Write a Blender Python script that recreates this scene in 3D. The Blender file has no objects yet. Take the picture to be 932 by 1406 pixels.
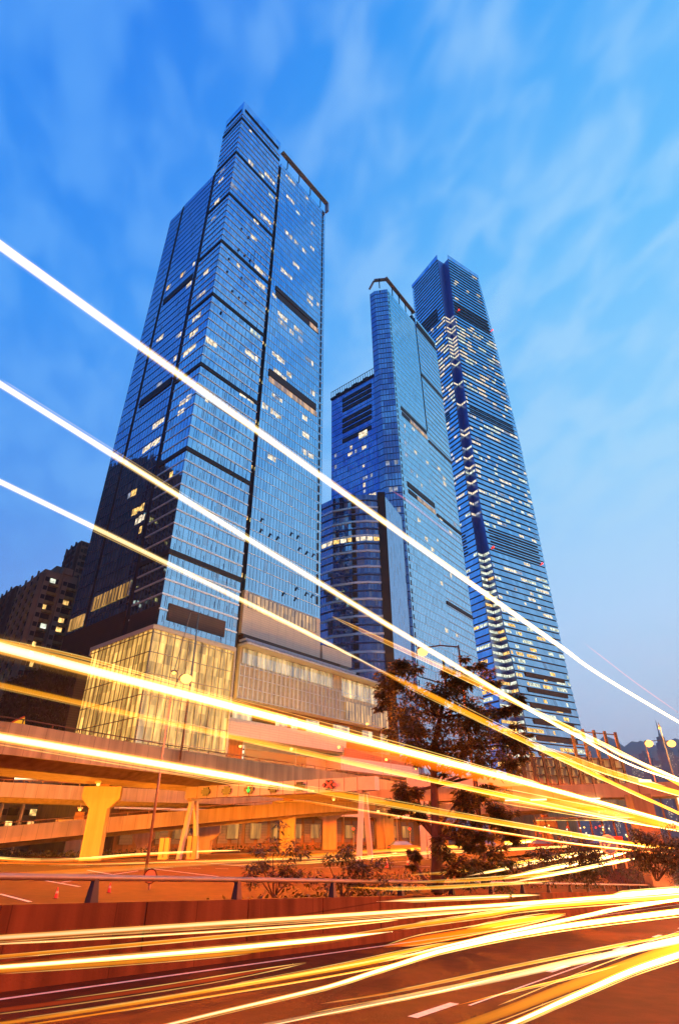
import bpy, math, random
from mathutils import Vector, Matrix
random.seed(7)
SC = bpy.context.scene
COL = SC.collection
# ------------------------------------------------------------------ camera geometry
F, ZX, ZY, H = 760.0, 456.0, -581.0, 1.7
ROLL = math.atan2(466-ZX, 703-ZY)
PITCH = math.pi/2 - math.atan2(math.hypot(466-ZX, 703-ZY), F)
def ray(px, py):
    x = px-466; y = 703-py
    c, s = math.cos(ROLL), math.sin(ROLL)
    xr = x*c+y*s; yr = -x*s+y*c
    cp, sp = math.cos(PITCH), math.sin(PITCH)
    return Vector((xr, F*cp-yr*sp, F*sp+yr*cp))
def azr(px, py): r = ray(px, py); return math.atan2(r.x, r.y)
def at_z(px, py, z): r = ray(px, py); return r*((z-H)/r.z)+Vector((0, 0, H))
def at_y(px, py, Y): r = ray(px, py); return r*(Y/r.y)+Vector((0, 0, H))
def at_d(px, py, d): r = ray(px, py); return r*(d/math.hypot(r.x, r.y))+Vector((0, 0, H))
# ------------------------------------------------------------------ mesh builder
class MB:
    def __init__(s): s.v = []; s.f = []
    def quad(s, *p):
        n = len(s.v); s.v += [tuple(q) for q in p]; s.f.append(tuple(range(n, n+len(p)))); return s
    def box(s, x0, x1, y0, y1, z0, z1):
        n = len(s.v)
        s.v += [(x0,y0,z0),(x1,y0,z0),(x1,y1,z0),(x0,y1,z0),(x0,y0,z1),(x1,y0,z1),(x1,y1,z1),(x0,y1,z1)]
        for f in ((0,3,2,1),(4,5,6,7),(0,1,5,4),(1,2,6,5),(2,3,7,6),(3,0,4,7)): s.f.append(tuple(n+i for i in f))
        return s
    def prism(s, poly, z0, z1):
        n = len(s.v); k = len(poly)
        s.v += [(p[0], p[1], z0) for p in poly]+[(p[0], p[1], z1) for p in poly]
        s.f.append(tuple(n+i for i in reversed(range(k)))); s.f.append(tuple(n+k+i for i in range(k)))
        for i in range(k): j = (i+1) % k; s.f.append((n+i, n+j, n+k+j, n+k+i))
        return s
    def hexa(s, lo, hi):  # eight corners: lo ring then hi ring
        n = len(s.v); s.v += [tuple(p) for p in lo]+[tuple(p) for p in hi]
        for f in ((0,3,2,1),(4,5,6,7),(0,1,5,4),(1,2,6,5),(2,3,7,6),(3,0,4,7)): s.f.append(tuple(n+i for i in f))
        return s
    def beam(s, a, b, w, h, up=Vector((0, 0, 1))):
        a, b = Vector(a), Vector(b); d = (b-a).normalized()
        x = d.cross(up)
        if x.length < 1e-4: x = d.cross(Vector((0, 1, 0)))
        x.normalize(); y = x.cross(d).normalized()
        r = [x*(-w/2)+y*(-h/2), x*(w/2)+y*(-h/2), x*(w/2)+y*(h/2), x*(-w/2)+y*(h/2)]
        return s.hexa([a+q for q in r], [b+q for q in r])
    def tube(s, pts, r, seg=8, cap=True):
        pts = [Vector(p) for p in pts]; rr = r if isinstance(r, (list, tuple)) else [r]*len(pts)
        n0 = len(s.v); prev = None
        for i, p in enumerate(pts):
            d = (pts[min(i+1, len(pts)-1)]-pts[max(i-1, 0)]).normalized()
            if prev is None:
                a = d.cross(Vector((0, 0, 1)))
                if a.length < .05: a = d.cross(Vector((1, 0, 0)))
            else: a = prev-d*prev.dot(d)
            a.normalize(); prev = a; b = d.cross(a)
            for k in range(seg):
                t = 2*math.pi*k/seg; s.v.append(tuple(p+(a*math.cos(t)+b*math.sin(t))*rr[i]))
        for i in range(len(pts)-1):
            for k in range(seg):
                q = (k+1) % seg; A = n0+i*seg
                s.f.append((A+k, A+q, A+seg+q, A+seg+k))
        if cap:
            s.f.append(tuple(n0+k for k in reversed(range(seg)))); A = n0+(len(pts)-1)*seg
            s.f.append(tuple(A+k for k in range(seg)))
        return s
    def ball(s, c, r, n=8, sz=1.0):
        c = Vector(c); pts = []; rr = []
        for i in range(n+1):
            t = math.pi*i/n; pts.append(c+Vector((0, 0, -math.cos(t)*r*sz))); rr.append(max(math.sin(t)*r, r*.02))
        n0 = len(s.v)
        for p, q in zip(pts, rr):
            for k in range(n+4): a = 2*math.pi*k/(n+4); s.v.append((p.x+math.cos(a)*q, p.y+math.sin(a)*q, p.z))
        m = n+4
        for i in range(n):
            for k in range(m): s.f.append((n0+i*m+k, n0+i*m+(k+1) % m, n0+(i+1)*m+(k+1) % m, n0+(i+1)*m+k))
        return s
    def build(s, name, mat, parent=None, smooth=False, label=None, **kw):
        me = bpy.data.meshes.new(name); me.from_pydata(s.v, [], s.f); me.update()
        if smooth:
            for p in me.polygons: p.use_smooth = True
        me.materials.append(mat)
        o = bpy.data.objects.new(name, me); COL.objects.link(o)
        if parent is not None: o.parent = parent
        if label: o['label'] = label
        for k, v in kw.items(): o[k] = v
        return o
def tag(o, label, cat=None, group=None, kind=None):
    o['label'] = label
    if cat: o['category'] = cat
    if group: o['group'] = group
    if kind: o['kind'] = kind
    return o
def thing(name, label, cat, loc=(0, 0, 0), rz=0.0, group=None):
    o = bpy.data.objects.new(name, None); COL.objects.link(o); o.location = loc; o.rotation_euler = (0, 0, rz)
    return tag(o, label, cat, group)
def az_frame(a): return math.radians(90-a)   # local +x points to azimuth a, local +y to a-90
class Frame:
    """plan frame of a building: origin (world x,y), azimuth of its local x axis"""
    def __init__(s, ox, oy, a):
        s.o = Vector((ox, oy, 0)); s.a = a; r = math.radians(a)
        s.ex = Vector((math.sin(r), math.cos(r), 0)); s.ey = Vector((-math.cos(r), math.sin(r), 0))
    def loc(s, w): d = Vector(w)-s.o; return Vector((d.dot(s.ex), d.dot(s.ey), d.z))
    def xface(s, px, py, y=0.0):   # pixel -> (x, z) on the plane local y = const
        r = ray(px, py); O = Vector((0, 0, H))-s.o
        t = (y-O.dot(s.ey))/r.dot(s.ey); p = Vector((0, 0, H))+r*t-s.o
        return p.dot(s.ex), p.z
    def yface(s, px, py, x=0.0):   # pixel -> (y, z) on the plane local x = const
        r = ray(px, py); O = Vector((0, 0, H))-s.o
        t = (x-O.dot(s.ex))/r.dot(s.ex); p = Vector((0, 0, H))+r*t-s.o
        return p.dot(s.ey), p.z
# ------------------------------------------------------------------ materials
def nodes(name):
    m = bpy.data.materials.new(name); m.use_nodes = True; nt = m.node_tree; nt.nodes.clear()
    out = nt.nodes.new('ShaderNodeOutputMaterial'); return m, nt, out
def N(nt, t, **kw):
    n = nt.nodes.new('ShaderNode'+t)
    for k, v in kw.items():
        if k.startswith('_'): setattr(n, k[1:], v)
    return n
def L(nt, a, b): nt.links.new(a, b)
def MATH(nt, op, a, b=None, c=None):
    n = nt.nodes.new('ShaderNodeMath'); n.operation = op
    for i, v in enumerate((a, b, c)):
        if v is None: continue
        if isinstance(v, (int, float)): n.inputs[i].default_value = v
        else: nt.links.new(v, n.inputs[i])
    return n.outputs[0]
def ramp(nt, fac, stops, interp='LINEAR'):
    n = nt.nodes.new('ShaderNodeValToRGB'); n.color_ramp.interpolation = interp
    e = n.color_ramp.elements
    while len(e) < len(stops): e.new(0.5)
    for i, (p, c) in enumerate(stops): e[i].position = p; e[i].color = (*c, 1) if len(c) == 3 else c
    nt.links.new(fac, n.inputs[0]); return n.outputs[0]
def mixc(nt, fac, a, b, mode='MIX'):
    n = nt.nodes.new('ShaderNodeMix'); n.data_type = 'RGBA'; n.blend_type = mode
    for i, v in ((0, fac), (6, a), (7, b)):
        if isinstance(v, (int, float)): n.inputs[i].default_value = v
        elif isinstance(v, tuple): n.inputs[i].default_value = (*v, 1)
        else: nt.links.new(v, n.inputs[i])
    return n.outputs[2]
def basic(name, col, rough=.6, metal=0.0, var=.25, scale=1.5, bump=0.0, streak=False, joint=None):
    m, nt, out = nodes(name)
    b = N(nt, 'BsdfPrincipled'); b.inputs['Roughness'].default_value = rough; b.inputs['Metallic'].default_value = metal
    tc = N(nt, 'TexCoord'); mp = N(nt, 'Mapping'); L(nt, tc.outputs['Object'], mp.inputs['Vector'])
    if streak: mp.inputs['Scale'].default_value = (1, 1, .12)
    no = N(nt, 'TexNoise'); no.inputs['Scale'].default_value = scale; no.inputs['Detail'].default_value = 6
    L(nt, mp.outputs[0], no.inputs['Vector'])
    no2 = N(nt, 'TexNoise'); no2.inputs['Scale'].default_value = scale*.17; no2.inputs['Detail'].default_value = 3
    L(nt, tc.outputs['Object'], no2.inputs['Vector'])
    s = MATH(nt, 'ADD', MATH(nt, 'MULTIPLY', no.outputs['Fac'], .6), MATH(nt, 'MULTIPLY', no2.outputs['Fac'], .4))
    c = ramp(nt, s, [(.3, tuple(x*(1-var) for x in col)), (.7, tuple(min(1, x*(1+var)) for x in col))])
    if joint:
        sx = N(nt, 'SeparateXYZ'); L(nt, tc.outputs['Object'], sx.inputs[0])
        fx = MATH(nt, 'FRACT', MATH(nt, 'DIVIDE', MATH(nt, 'ADD', sx.outputs[0], sx.outputs[1]), joint[0]))
        fz = MATH(nt, 'FRACT', MATH(nt, 'DIVIDE', sx.outputs[2], joint[1]))
        j = MATH(nt, 'MAXIMUM', MATH(nt, 'LESS_THAN', fx, joint[2]/joint[0]), MATH(nt, 'LESS_THAN', fz, joint[2]/joint[1]))
        c = mixc(nt, MATH(nt, 'MULTIPLY', j, .6), c, tuple(x*.3 for x in col))
    if name in ('road_asphalt', 'dark_concrete', 'weathered_concrete', 'parapet_panels', 'distant_ground'): b.inputs['Specular IOR Level'].default_value = .06
    L(nt, c, b.inputs['Base Color'])
    if bump:
        bu = N(nt, 'Bump'); bu.inputs['Strength'].default_value = bump; bu.inputs['Distance'].default_value = .02
        n3 = N(nt, 'TexNoise'); n3.inputs['Scale'].default_value = scale*12; n3.inputs['Detail'].default_value = 4
        L(nt, tc.outputs['Object'], n3.inputs['Vector']); L(nt, n3.outputs['Fac'], bu.inputs['Height']); L(nt, bu.outputs[0], b.inputs['Normal'])
    L(nt, b.outputs[0], out.inputs[0]); return m
def emit(name, col, s=1.0, var=0.0, scale=(1, 1, 1)):
    m, nt, out = nodes(name); e = N(nt, 'Emission'); e.inputs[1].default_value = s; e.inputs[0].default_value = (*col, 1)
    if var:
        tc = N(nt, 'TexCoord'); mp = N(nt, 'Mapping'); mp.inputs['Scale'].default_value = scale; L(nt, tc.outputs['Object'], mp.inputs[0])
        no = N(nt, 'TexNoise'); no.inputs['Scale'].default_value = 1; no.inputs['Detail'].default_value = 3; L(nt, mp.outputs[0], no.inputs[0])
        L(nt, MATH(nt, 'MULTIPLY', MATH(nt, 'POWER', MATH(nt, 'MULTIPLY', no.outputs['Fac'], 2.0), 1+3*var), s), e.inputs[1])
    L(nt, e.outputs[0], out.inputs[0]); return m
def glass_wall(name, pane=1.4, fh=3.5, z_off=0.0, tint=(.50, .80, 1.0), base=(.006, .025, .09), tilt=.010, blinds=.05, refl=.95, rough=.035):
    """reflective curtain wall: every pane has its own slight tilt, tint and, for some, a drawn blind"""
    m, nt, out = nodes(name)
    tc = N(nt, 'TexCoord'); sx = N(nt, 'SeparateXYZ'); L(nt, tc.outputs['Object'], sx.inputs[0])
    u = MATH(nt, 'FLOOR', MATH(nt, 'DIVIDE', MATH(nt, 'ADD', sx.outputs[0], MATH(nt, 'MULTIPLY', sx.outputs[1], 1.003)), pane))
    w = MATH(nt, 'FLOOR', MATH(nt, 'DIVIDE', MATH(nt, 'SUBTRACT', sx.outputs[2], z_off), fh))
    cb = N(nt, 'CombineXYZ'); L(nt, u, cb.inputs[0]); L(nt, w, cb.inputs[1])
    wn = N(nt, 'TexWhiteNoise'); wn.noise_dimensions = '3D'; L(nt, cb.outputs[0], wn.inputs['Vector'])
    sub = N(nt, 'VectorMath'); sub.operation = 'SUBTRACT'; L(nt, wn.outputs['Color'], sub.inputs[0]); sub.inputs[1].default_value = (.5, .5, .5)
    sc = N(nt, 'VectorMath'); sc.operation = 'SCALE'; L(nt, sub.outputs[0], sc.inputs[0]); sc.inputs['Scale'].default_value = tilt*2
    ge = N(nt, 'NewGeometry'); ad = N(nt, 'VectorMath'); ad.operation = 'ADD'; L(nt, ge.outputs['Normal'], ad.inputs[0]); L(nt, sc.outputs[0], ad.inputs[1])
    no = N(nt, 'VectorMath'); no.operation = 'NORMALIZE'; L(nt, ad.outputs[0], no.inputs[0])
    g = N(nt, 'BsdfGlossy'); g.inputs['Roughness'].default_value = rough; L(nt, no.outputs[0], g.inputs['Normal'])
    L(nt, mixc(nt, wn.outputs['Value'], tuple(t*.86 for t in tint), tint), g.inputs['Color'])
    d = N(nt, 'BsdfPrincipled'); d.inputs['Roughness'].default_value = .4
    wn2 = N(nt, 'TexWhiteNoise'); wn2.noise_dimensions = '4D'; wn2.inputs['W'].default_value = 3.3; L(nt, cb.outputs[0], wn2.inputs['Vector'])
    bl = MATH(nt, 'LESS_THAN', wn2.outputs['Value'], blinds)
    L(nt, mixc(nt, bl, base, (.22, .24, .27)), d.inputs['Base Color'])
    f = MATH(nt, 'SUBTRACT', refl, MATH(nt, 'MULTIPLY', bl, .25))
    mx = N(nt, 'MixShader'); L(nt, f, mx.inputs[0]); L(nt, d.outputs[0], mx.inputs[1]); L(nt, g.outputs[0], mx.inputs[2])
    L(nt, mx.outputs[0], out.inputs[0]); return m
def lit_glass(name, col, s, pane=1.5, fh=4.0, mixf=.25):
    """lit rooms behind glass: pane-to-pane brightness, mixed with the glass's own reflection"""
    m, nt, out = nodes(name)
    tc = N(nt, 'TexCoord'); sx = N(nt, 'SeparateXYZ'); L(nt, tc.outputs['Object'], sx.inputs[0])
    u = MATH(nt, 'FLOOR', MATH(nt, 'DIVIDE', MATH(nt, 'ADD', sx.outputs[0], sx.outputs[1]), pane))
    w = MATH(nt, 'FLOOR', MATH(nt, 'DIVIDE', sx.outputs[2], fh)); cb = N(nt, 'CombineXYZ'); L(nt, u, cb.inputs[0]); L(nt, w, cb.inputs[1])
    wn = N(nt, 'TexWhiteNoise'); L(nt, cb.outputs[0], wn.inputs['Vector'])
    nz = N(nt, 'TexNoise'); nz.inputs['Scale'].default_value = .9; nz.inputs['Detail'].default_value = 5; mpz = N(nt, 'Mapping'); mpz.inputs['Scale'].default_value = (1, 1, .16); L(nt, tc.outputs['Object'], mpz.inputs[0]); L(nt, mpz.outputs[0], nz.inputs['Vector'])
    e = N(nt, 'Emission'); e.inputs[0].default_value = (*col, 1)
    st = MATH(nt, 'MULTIPLY', MATH(nt, 'ADD', .45, MATH(nt, 'MULTIPLY', wn.outputs['Value'], .6)), MATH(nt, 'POWER', MATH(nt, 'MULTIPLY', nz.outputs['Fac'], 2.0), 2.0))
    L(nt, MATH(nt, 'MULTIPLY', st, s), e.inputs[1])
    g = N(nt, 'BsdfGlossy'); g.inputs['Roughness'].default_value = .08; g.inputs['Color'].default_value = (.8, .85, .95, 1)
    mx = N(nt, 'MixShader'); mx.inputs[0].default_value = mixf; L(nt, e.outputs[0], mx.inputs[1]); L(nt, g.outputs[0], mx.inputs[2])
    L(nt, mx.outputs[0], out.inputs[0]); return m
def glow_volume(name, col, s):
    m, nt, out = nodes(name); e = N(nt, 'Emission'); e.inputs[0].default_value = (*col, 1); e.inputs[1].default_value = s
    L(nt, e.outputs[0], out.inputs['Volume']); return m
M = dict(
 shopd=lit_glass('street_shop_glass', (1.0, .40, .07), .55, 1.2, 6.0, .06),
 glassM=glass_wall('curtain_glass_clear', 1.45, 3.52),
 glassB=glass_wall('curtain_glass_fine', 1.2, 3.52, tint=(.48, .78, 1.0), blinds=.05),
 glassT=glass_wall('curtain_glass_second', 1.25, 3.5, tint=(.62, .86, 1.0), blinds=.03),
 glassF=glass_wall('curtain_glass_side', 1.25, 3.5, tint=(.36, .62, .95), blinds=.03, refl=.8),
 glassW=glass_wall('hotel_glass', 1.1, 3.1, tint=(.5, .62, .8), blinds=.10, refl=.75, tilt=.03),
 glassI=glass_wall('office_glass', 3.0, 4.4, tint=(.50, .78, 1.0), blinds=.03, refl=.88, tilt=.02, rough=.06),
 navy=glass_wall('notch_glass', 1.5, 4.4, tint=(.2, .34, .7), base=(.005, .02, .07), blinds=.0, refl=.6, tilt=.02, rough=.3),
 span=basic('spandrel_metal', (.92, .88, .90), .3, .55, .12, 2),
 mull=basic('mullion_metal', (.05, .09, .20), .35, .5, .1, 2),
 dark=basic('dark_recess', (.012, .012, .018), .7, 0, .2, 2),
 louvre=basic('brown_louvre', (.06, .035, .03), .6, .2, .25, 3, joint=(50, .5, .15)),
 beige=basic('beige_cladding', (.80, .64, .48), .55, 0, .08, 2, joint=(3.0, .55, .05)),
 soffit=basic('brown_soffit', (.52, .54, .60), .6, 0, .08, 3, joint=(2.5, 900, .1)),
 stone=basic('podium_stone', (.30, .26, .21), .6, 0, .2, .6, joint=(2.4, 1.2, .05)),
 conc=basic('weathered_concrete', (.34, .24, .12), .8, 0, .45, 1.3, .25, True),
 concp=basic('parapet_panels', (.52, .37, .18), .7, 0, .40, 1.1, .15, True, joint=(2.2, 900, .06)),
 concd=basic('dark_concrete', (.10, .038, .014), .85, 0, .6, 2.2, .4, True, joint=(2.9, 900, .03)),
 asph=basic('road_asphalt', (.050, .017, .006), .85, 0, .55, 2.4, .7),
 ground=basic('distant_ground', (.045, .022, .010), .9, 0, .3, .02),
 paint=basic('road_paint', (.75, .70, .55), .6, 0, .25, 9, .2),
 steel=basic('galvanised_steel', (.38, .28, .18), .4, .7, .2, 4),
 rust=basic('rusty_steel', (.20, .075, .035), .75, .2, .4, 3, .3),
 board=basic('billboard_sheet', (.55, .38, .22), .7, 0, .18, .7, streak=True),
 bark=basic('tree_bark', (.06, .04, .028), .9, 0, .4, 6, .8),
 black=basic('black_plastic', (.004, .004, .004), .5, 0, .1, 4),
 white=basic('white_paint', (.62, .52, .38), .5, 0, .1, 3),
 redp=basic('red_paint', (.55, .03, .02), .5, 0, .1, 3),
 yelp=basic('yellow_paint', (.75, .45, .03), .5, 0, .1, 3),
 apt=basic('apartment_render', (.30, .22, .17), .8, 0, .2, .3, streak=True),
 aptd=basic('dark_apartment_render', (.14, .09, .08), .8, 0, .2, .3, streak=True),
 soil=basic('planting_soil', (.06, .04, .025), .95, 0, .4, 2, .6),
 brick=basic('perforated_red_cladding', (.34, .12, .05), .7, 0, .25, 2, joint=(.7, .45, .16)),
 winW=emit('lit_window_white', (1.0, .82, .58), 1.0, .35, (.9, .9, .9)),
 winY=emit('lit_window_gold', (1.0, .60, .18), 1.1, .5, (.9, .9, .9)),
 winC=emit('lit_window_cool', (.85, .92, .72), .9, .3, (.6, .6, .6)),
 winD=emit('dim_window', (.62, .70, .92), .5, .3, (.6, .6, .6)),
 box=lit_glass('glowing_atrium_glass', (1.0, .55, .13), 1.2, 1.75, 4.1, .10),
 shop=lit_glass('lit_mall_glass', (1.0, .66, .26), 1.0, 1.6, 30, .3),
 gallery=lit_glass('lit_gallery_glass', (1.0, .52, .14), .8, 1.2, 3.0, .25),
 fins=basic('ribbed_metal_panel', (.72, .58, .40), .6, 0, .15, 1, joint=(1.6, 900, .25)),
 sodium=emit('sodium_lamp', (1.0, .42, .07), 5),
 cool=emit('white_lamp', (1.0, .80, .45), 2.2),
 redl=emit('red_signal', (1.0, .03, .01), 4),
 greenl=emit('green_signal', (.04, 1.0, .12), 1.6),
 hillm=basic('hill_forest', (.045, .06, .05), .95, 0, .35, .004),
)
def leaf_mat(name, c1, c2):
    m, nt, out = nodes(name); b = N(nt, 'BsdfPrincipled'); b.inputs['Roughness'].default_value = .32
    ge = N(nt, 'NewGeometry'); c = ramp(nt, ge.outputs['Random Per Island'], [(0, c1), (1, c2)])
    L(nt, c, b.inputs['Base Color']); tr = N(nt, 'BsdfTranslucent'); L(nt, c, tr.inputs[0])
    mx = N(nt, 'MixShader'); mx.inputs[0].default_value = .3; L(nt, b.outputs[0], mx.inputs[1]); L(nt, tr.outputs[0], mx.inputs[2]); L(nt, mx.outputs[0], out.inputs[0]); return m
M['leaf'] = leaf_mat('broad_leaves', (.034, .036, .010), (.11, .09, .022))
M['leafd'] = leaf_mat('shrub_leaves', (.022, .024, .008), (.06, .05, .014))
# ------------------------------------------------------------------ sky
def make_world():
    w = bpy.data.worlds.new('World'); SC.world = w; w.use_nodes = True; nt = w.node_tree; nt.nodes.clear()
    out = nt.nodes.new('ShaderNodeOutputWorld'); bg = nt.nodes.new('ShaderNodeBackground'); nt.links.new(bg.outputs[0], out.inputs[0])
    tc = nt.nodes.new('ShaderNodeTexCoord'); nm = nt.nodes.new('ShaderNodeVectorMath'); nm.operation = 'NORMALIZE'; L(nt, tc.outputs['Generated'], nm.inputs[0])
    sx = nt.nodes.new('ShaderNodeSeparateXYZ'); L(nt, nm.outputs[0], sx.inputs[0])
    el = MATH(nt, 'MULTIPLY', MATH(nt, 'ARCSINE', MATH(nt, 'MAXIMUM', sx.outputs[2], -.2)), 2/math.pi)     # 0 horizon, 1 zenith
    cool = ramp(nt, el, [(0, (.30, .42, .82)), (.12, (.18, .35, .86)), (.30, (.08, .33, .94)), (.50, (.03, .30, .97)), (.80, (.014, .22, .90)), (1, (.010, .18, .82))])
    warm = ramp(nt, el, [(0, (.78, .68, .70)), (.08, (.72, .80, .98)), (.20, (.56, .82, 1.12)), (.36, (.32, .72, 1.08)), (.56, (.15, .57, 1.05)), (.80, (.04, .38, 1.0)), (1, (.02, .28, .95))])
    a = math.radians(75)
    hor = MATH(nt, 'SQRT', MATH(nt, 'ADD', MATH(nt, 'MULTIPLY', sx.outputs[0], sx.outputs[0]), MATH(nt, 'MULTIPLY', sx.outputs[1], sx.outputs[1])))
    dt = MATH(nt, 'DIVIDE', MATH(nt, 'ADD', MATH(nt, 'MULTIPLY', sx.outputs[0], math.sin(a)), MATH(nt, 'MULTIPLY', sx.outputs[1], math.cos(a))), MATH(nt, 'ADD', hor, .12))
    f = nt.nodes.new('ShaderNodeMapRange'); f.interpolation_type = 'SMOOTHSTEP'; L(nt, dt, f.inputs[0]); f.inputs[1].default_value = -.45; f.inputs[2].default_value = .80
    base = mixc(nt, f.outputs[0], cool, warm)
    def lobe(azd, lo, hi):
        q = math.radians(azd); d = MATH(nt, 'DIVIDE', MATH(nt, 'ADD', MATH(nt, 'MULTIPLY', sx.outputs[0], math.sin(q)), MATH(nt, 'MULTIPLY', sx.outputs[1], math.cos(q))), MATH(nt, 'ADD', hor, .06))
        n = nt.nodes.new('ShaderNodeMapRange'); n.interpolation_type = 'SMOOTHSTEP'; L(nt, d, n.inputs[0]); n.inputs[1].default_value = lo; n.inputs[2].default_value = hi; return n.outputs[0]
    east = ramp(nt, el, [(0, (.50, .44, .47)), (.12, (.50, .52, .60)), (.26, (.42, .54, .70)), (.42, (.17, .48, .90)), (.58, (.04, .30, .92)), (.75, (.008, .20, .86)), (1, (.01, .18, .82))])
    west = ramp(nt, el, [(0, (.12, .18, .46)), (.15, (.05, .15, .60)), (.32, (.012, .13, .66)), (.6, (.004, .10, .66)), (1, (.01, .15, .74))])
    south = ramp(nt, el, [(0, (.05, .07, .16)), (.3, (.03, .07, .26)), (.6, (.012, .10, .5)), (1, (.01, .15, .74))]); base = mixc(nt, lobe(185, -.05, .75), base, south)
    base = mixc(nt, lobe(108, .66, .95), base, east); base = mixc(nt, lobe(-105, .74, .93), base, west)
    # soft altocumulus streaks on a flat layer overhead
    dv = MATH(nt, 'ADD', MATH(nt, 'MAXIMUM', sx.outputs[2], 0.0), .22)
    cb = nt.nodes.new('ShaderNodeCombineXYZ'); L(nt, MATH(nt, 'DIVIDE', sx.outputs[0], dv), cb.inputs[0]); L(nt, MATH(nt, 'DIVIDE', sx.outputs[1], dv), cb.inputs[1])
    mp = nt.nodes.new('ShaderNodeMapping'); mp.vector_type = 'TEXTURE'; mp.inputs['Rotation'].default_value = (0, 0, math.radians(-70)); mp.inputs['Scale'].default_value = (1/5.6, 1/9.2, 1); L(nt, cb.outputs[0], mp.inputs[0])
    no = nt.nodes.new('ShaderNodeTexNoise'); no.inputs['Scale'].default_value = 1.5; no.inputs['Detail'].default_value = 2.6; no.inputs['Roughness'].default_value = .45; no.inputs['Distortion'].default_value = .25; L(nt, mp.outputs[0], no.inputs[0])
    no2 = nt.nodes.new('ShaderNodeTexNoise'); no2.inputs['Scale'].default_value = 1.1; no2.inputs['Detail'].default_value = 2; L(nt, cb.outputs[0], no2.inputs[0])
    cl = nt.nodes.new('ShaderNodeMapRange'); cl.interpolation_type = 'SMOOTHSTEP'; L(nt, MATH(nt, 'ADD', MATH(nt, 'MULTIPLY', no.outputs['Fac'], .65), MATH(nt, 'MULTIPLY', no2.outputs['Fac'], .45)), cl.inputs[0])
    cl.inputs[1].default_value = .43; cl.inputs[2].default_value = .68; cl.inputs[4].default_value = .50
    light = mixc(nt, f.outputs[0], (.14, .46, 1.05), (.50, .80, 1.06))
    c = mixc(nt, MATH(nt, 'MULTIPLY', cl.outputs[0], MATH(nt, 'MINIMUM', 1.0, MATH(nt, 'MULTIPLY', el, 3.2))), base, light)
    sky = nt.nodes.new('ShaderNodeTexSky'); sky.sky_type = 'NISHITA'; sky.sun_disc = False; sky.sun_elevation = math.radians(4); sky.sun_rotation = math.radians(105)
    add = nt.nodes.new('ShaderNodeVectorMath'); add.operation = 'MULTIPLY_ADD'; L(nt, sky.outputs[0], add.inputs[0]); add.inputs[1].default_value = (.012,)*3; L(nt, c, add.inputs[2])
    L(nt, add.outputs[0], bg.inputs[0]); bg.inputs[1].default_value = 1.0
make_world()
sun = bpy.data.lights.new('dusk_sun', 'SUN'); sun.energy = .35; sun.angle = math.radians(15); sun.color = (1, .82, .68)
so = bpy.data.objects.new('dusk_sun', sun); COL.objects.link(so)
sd = Vector((math.sin(math.radians(105))*math.cos(math.radians(6)), math.cos(math.radians(105))*math.cos(math.radians(6)), math.sin(math.radians(6))))
so.rotation_euler = sd.to_track_quat('Z', 'Y').to_euler()
# camera
cam = bpy.data.cameras.new('camera'); co = bpy.data.objects.new('camera', cam); COL.objects.link(co); SC.camera = co
cam.sensor_fit = 'VERTICAL'; cam.sensor_height = 36; cam.lens = 36*F/1406; cam.clip_end = 30000; cam.clip_start = .1
cp, sp = math.cos(PITCH), math.sin(PITCH); cr, sr = math.cos(ROLL), math.sin(ROLL)
R0 = Matrix(((1, 0, 0), (0, -sp, -cp), (0, cp, -sp)))      # columns right, up, back
co.matrix_world = (R0 @ Matrix.Rotation(-ROLL, 3, 'Z')).to_4x4(); co.location = (0, 0, H)
SC.view_settings.view_transform = 'Standard'; SC.view_settings.look = 'None'; SC.view_settings.exposure = 0; SC.view_settings.gamma = 1
cy = SC.cycles; cy.use_denoising = True; cy.max_bounces = 6; cy.diffuse_bounces = 2; cy.glossy_bounces = 3; cy.transparent_max_bounces = 24
cy.sample_clamp_indirect = 3; cy.sample_clamp_direct = 12; cy.caustics_reflective = False; cy.caustics_refractive = False; cy.use_light_tree = True
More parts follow.
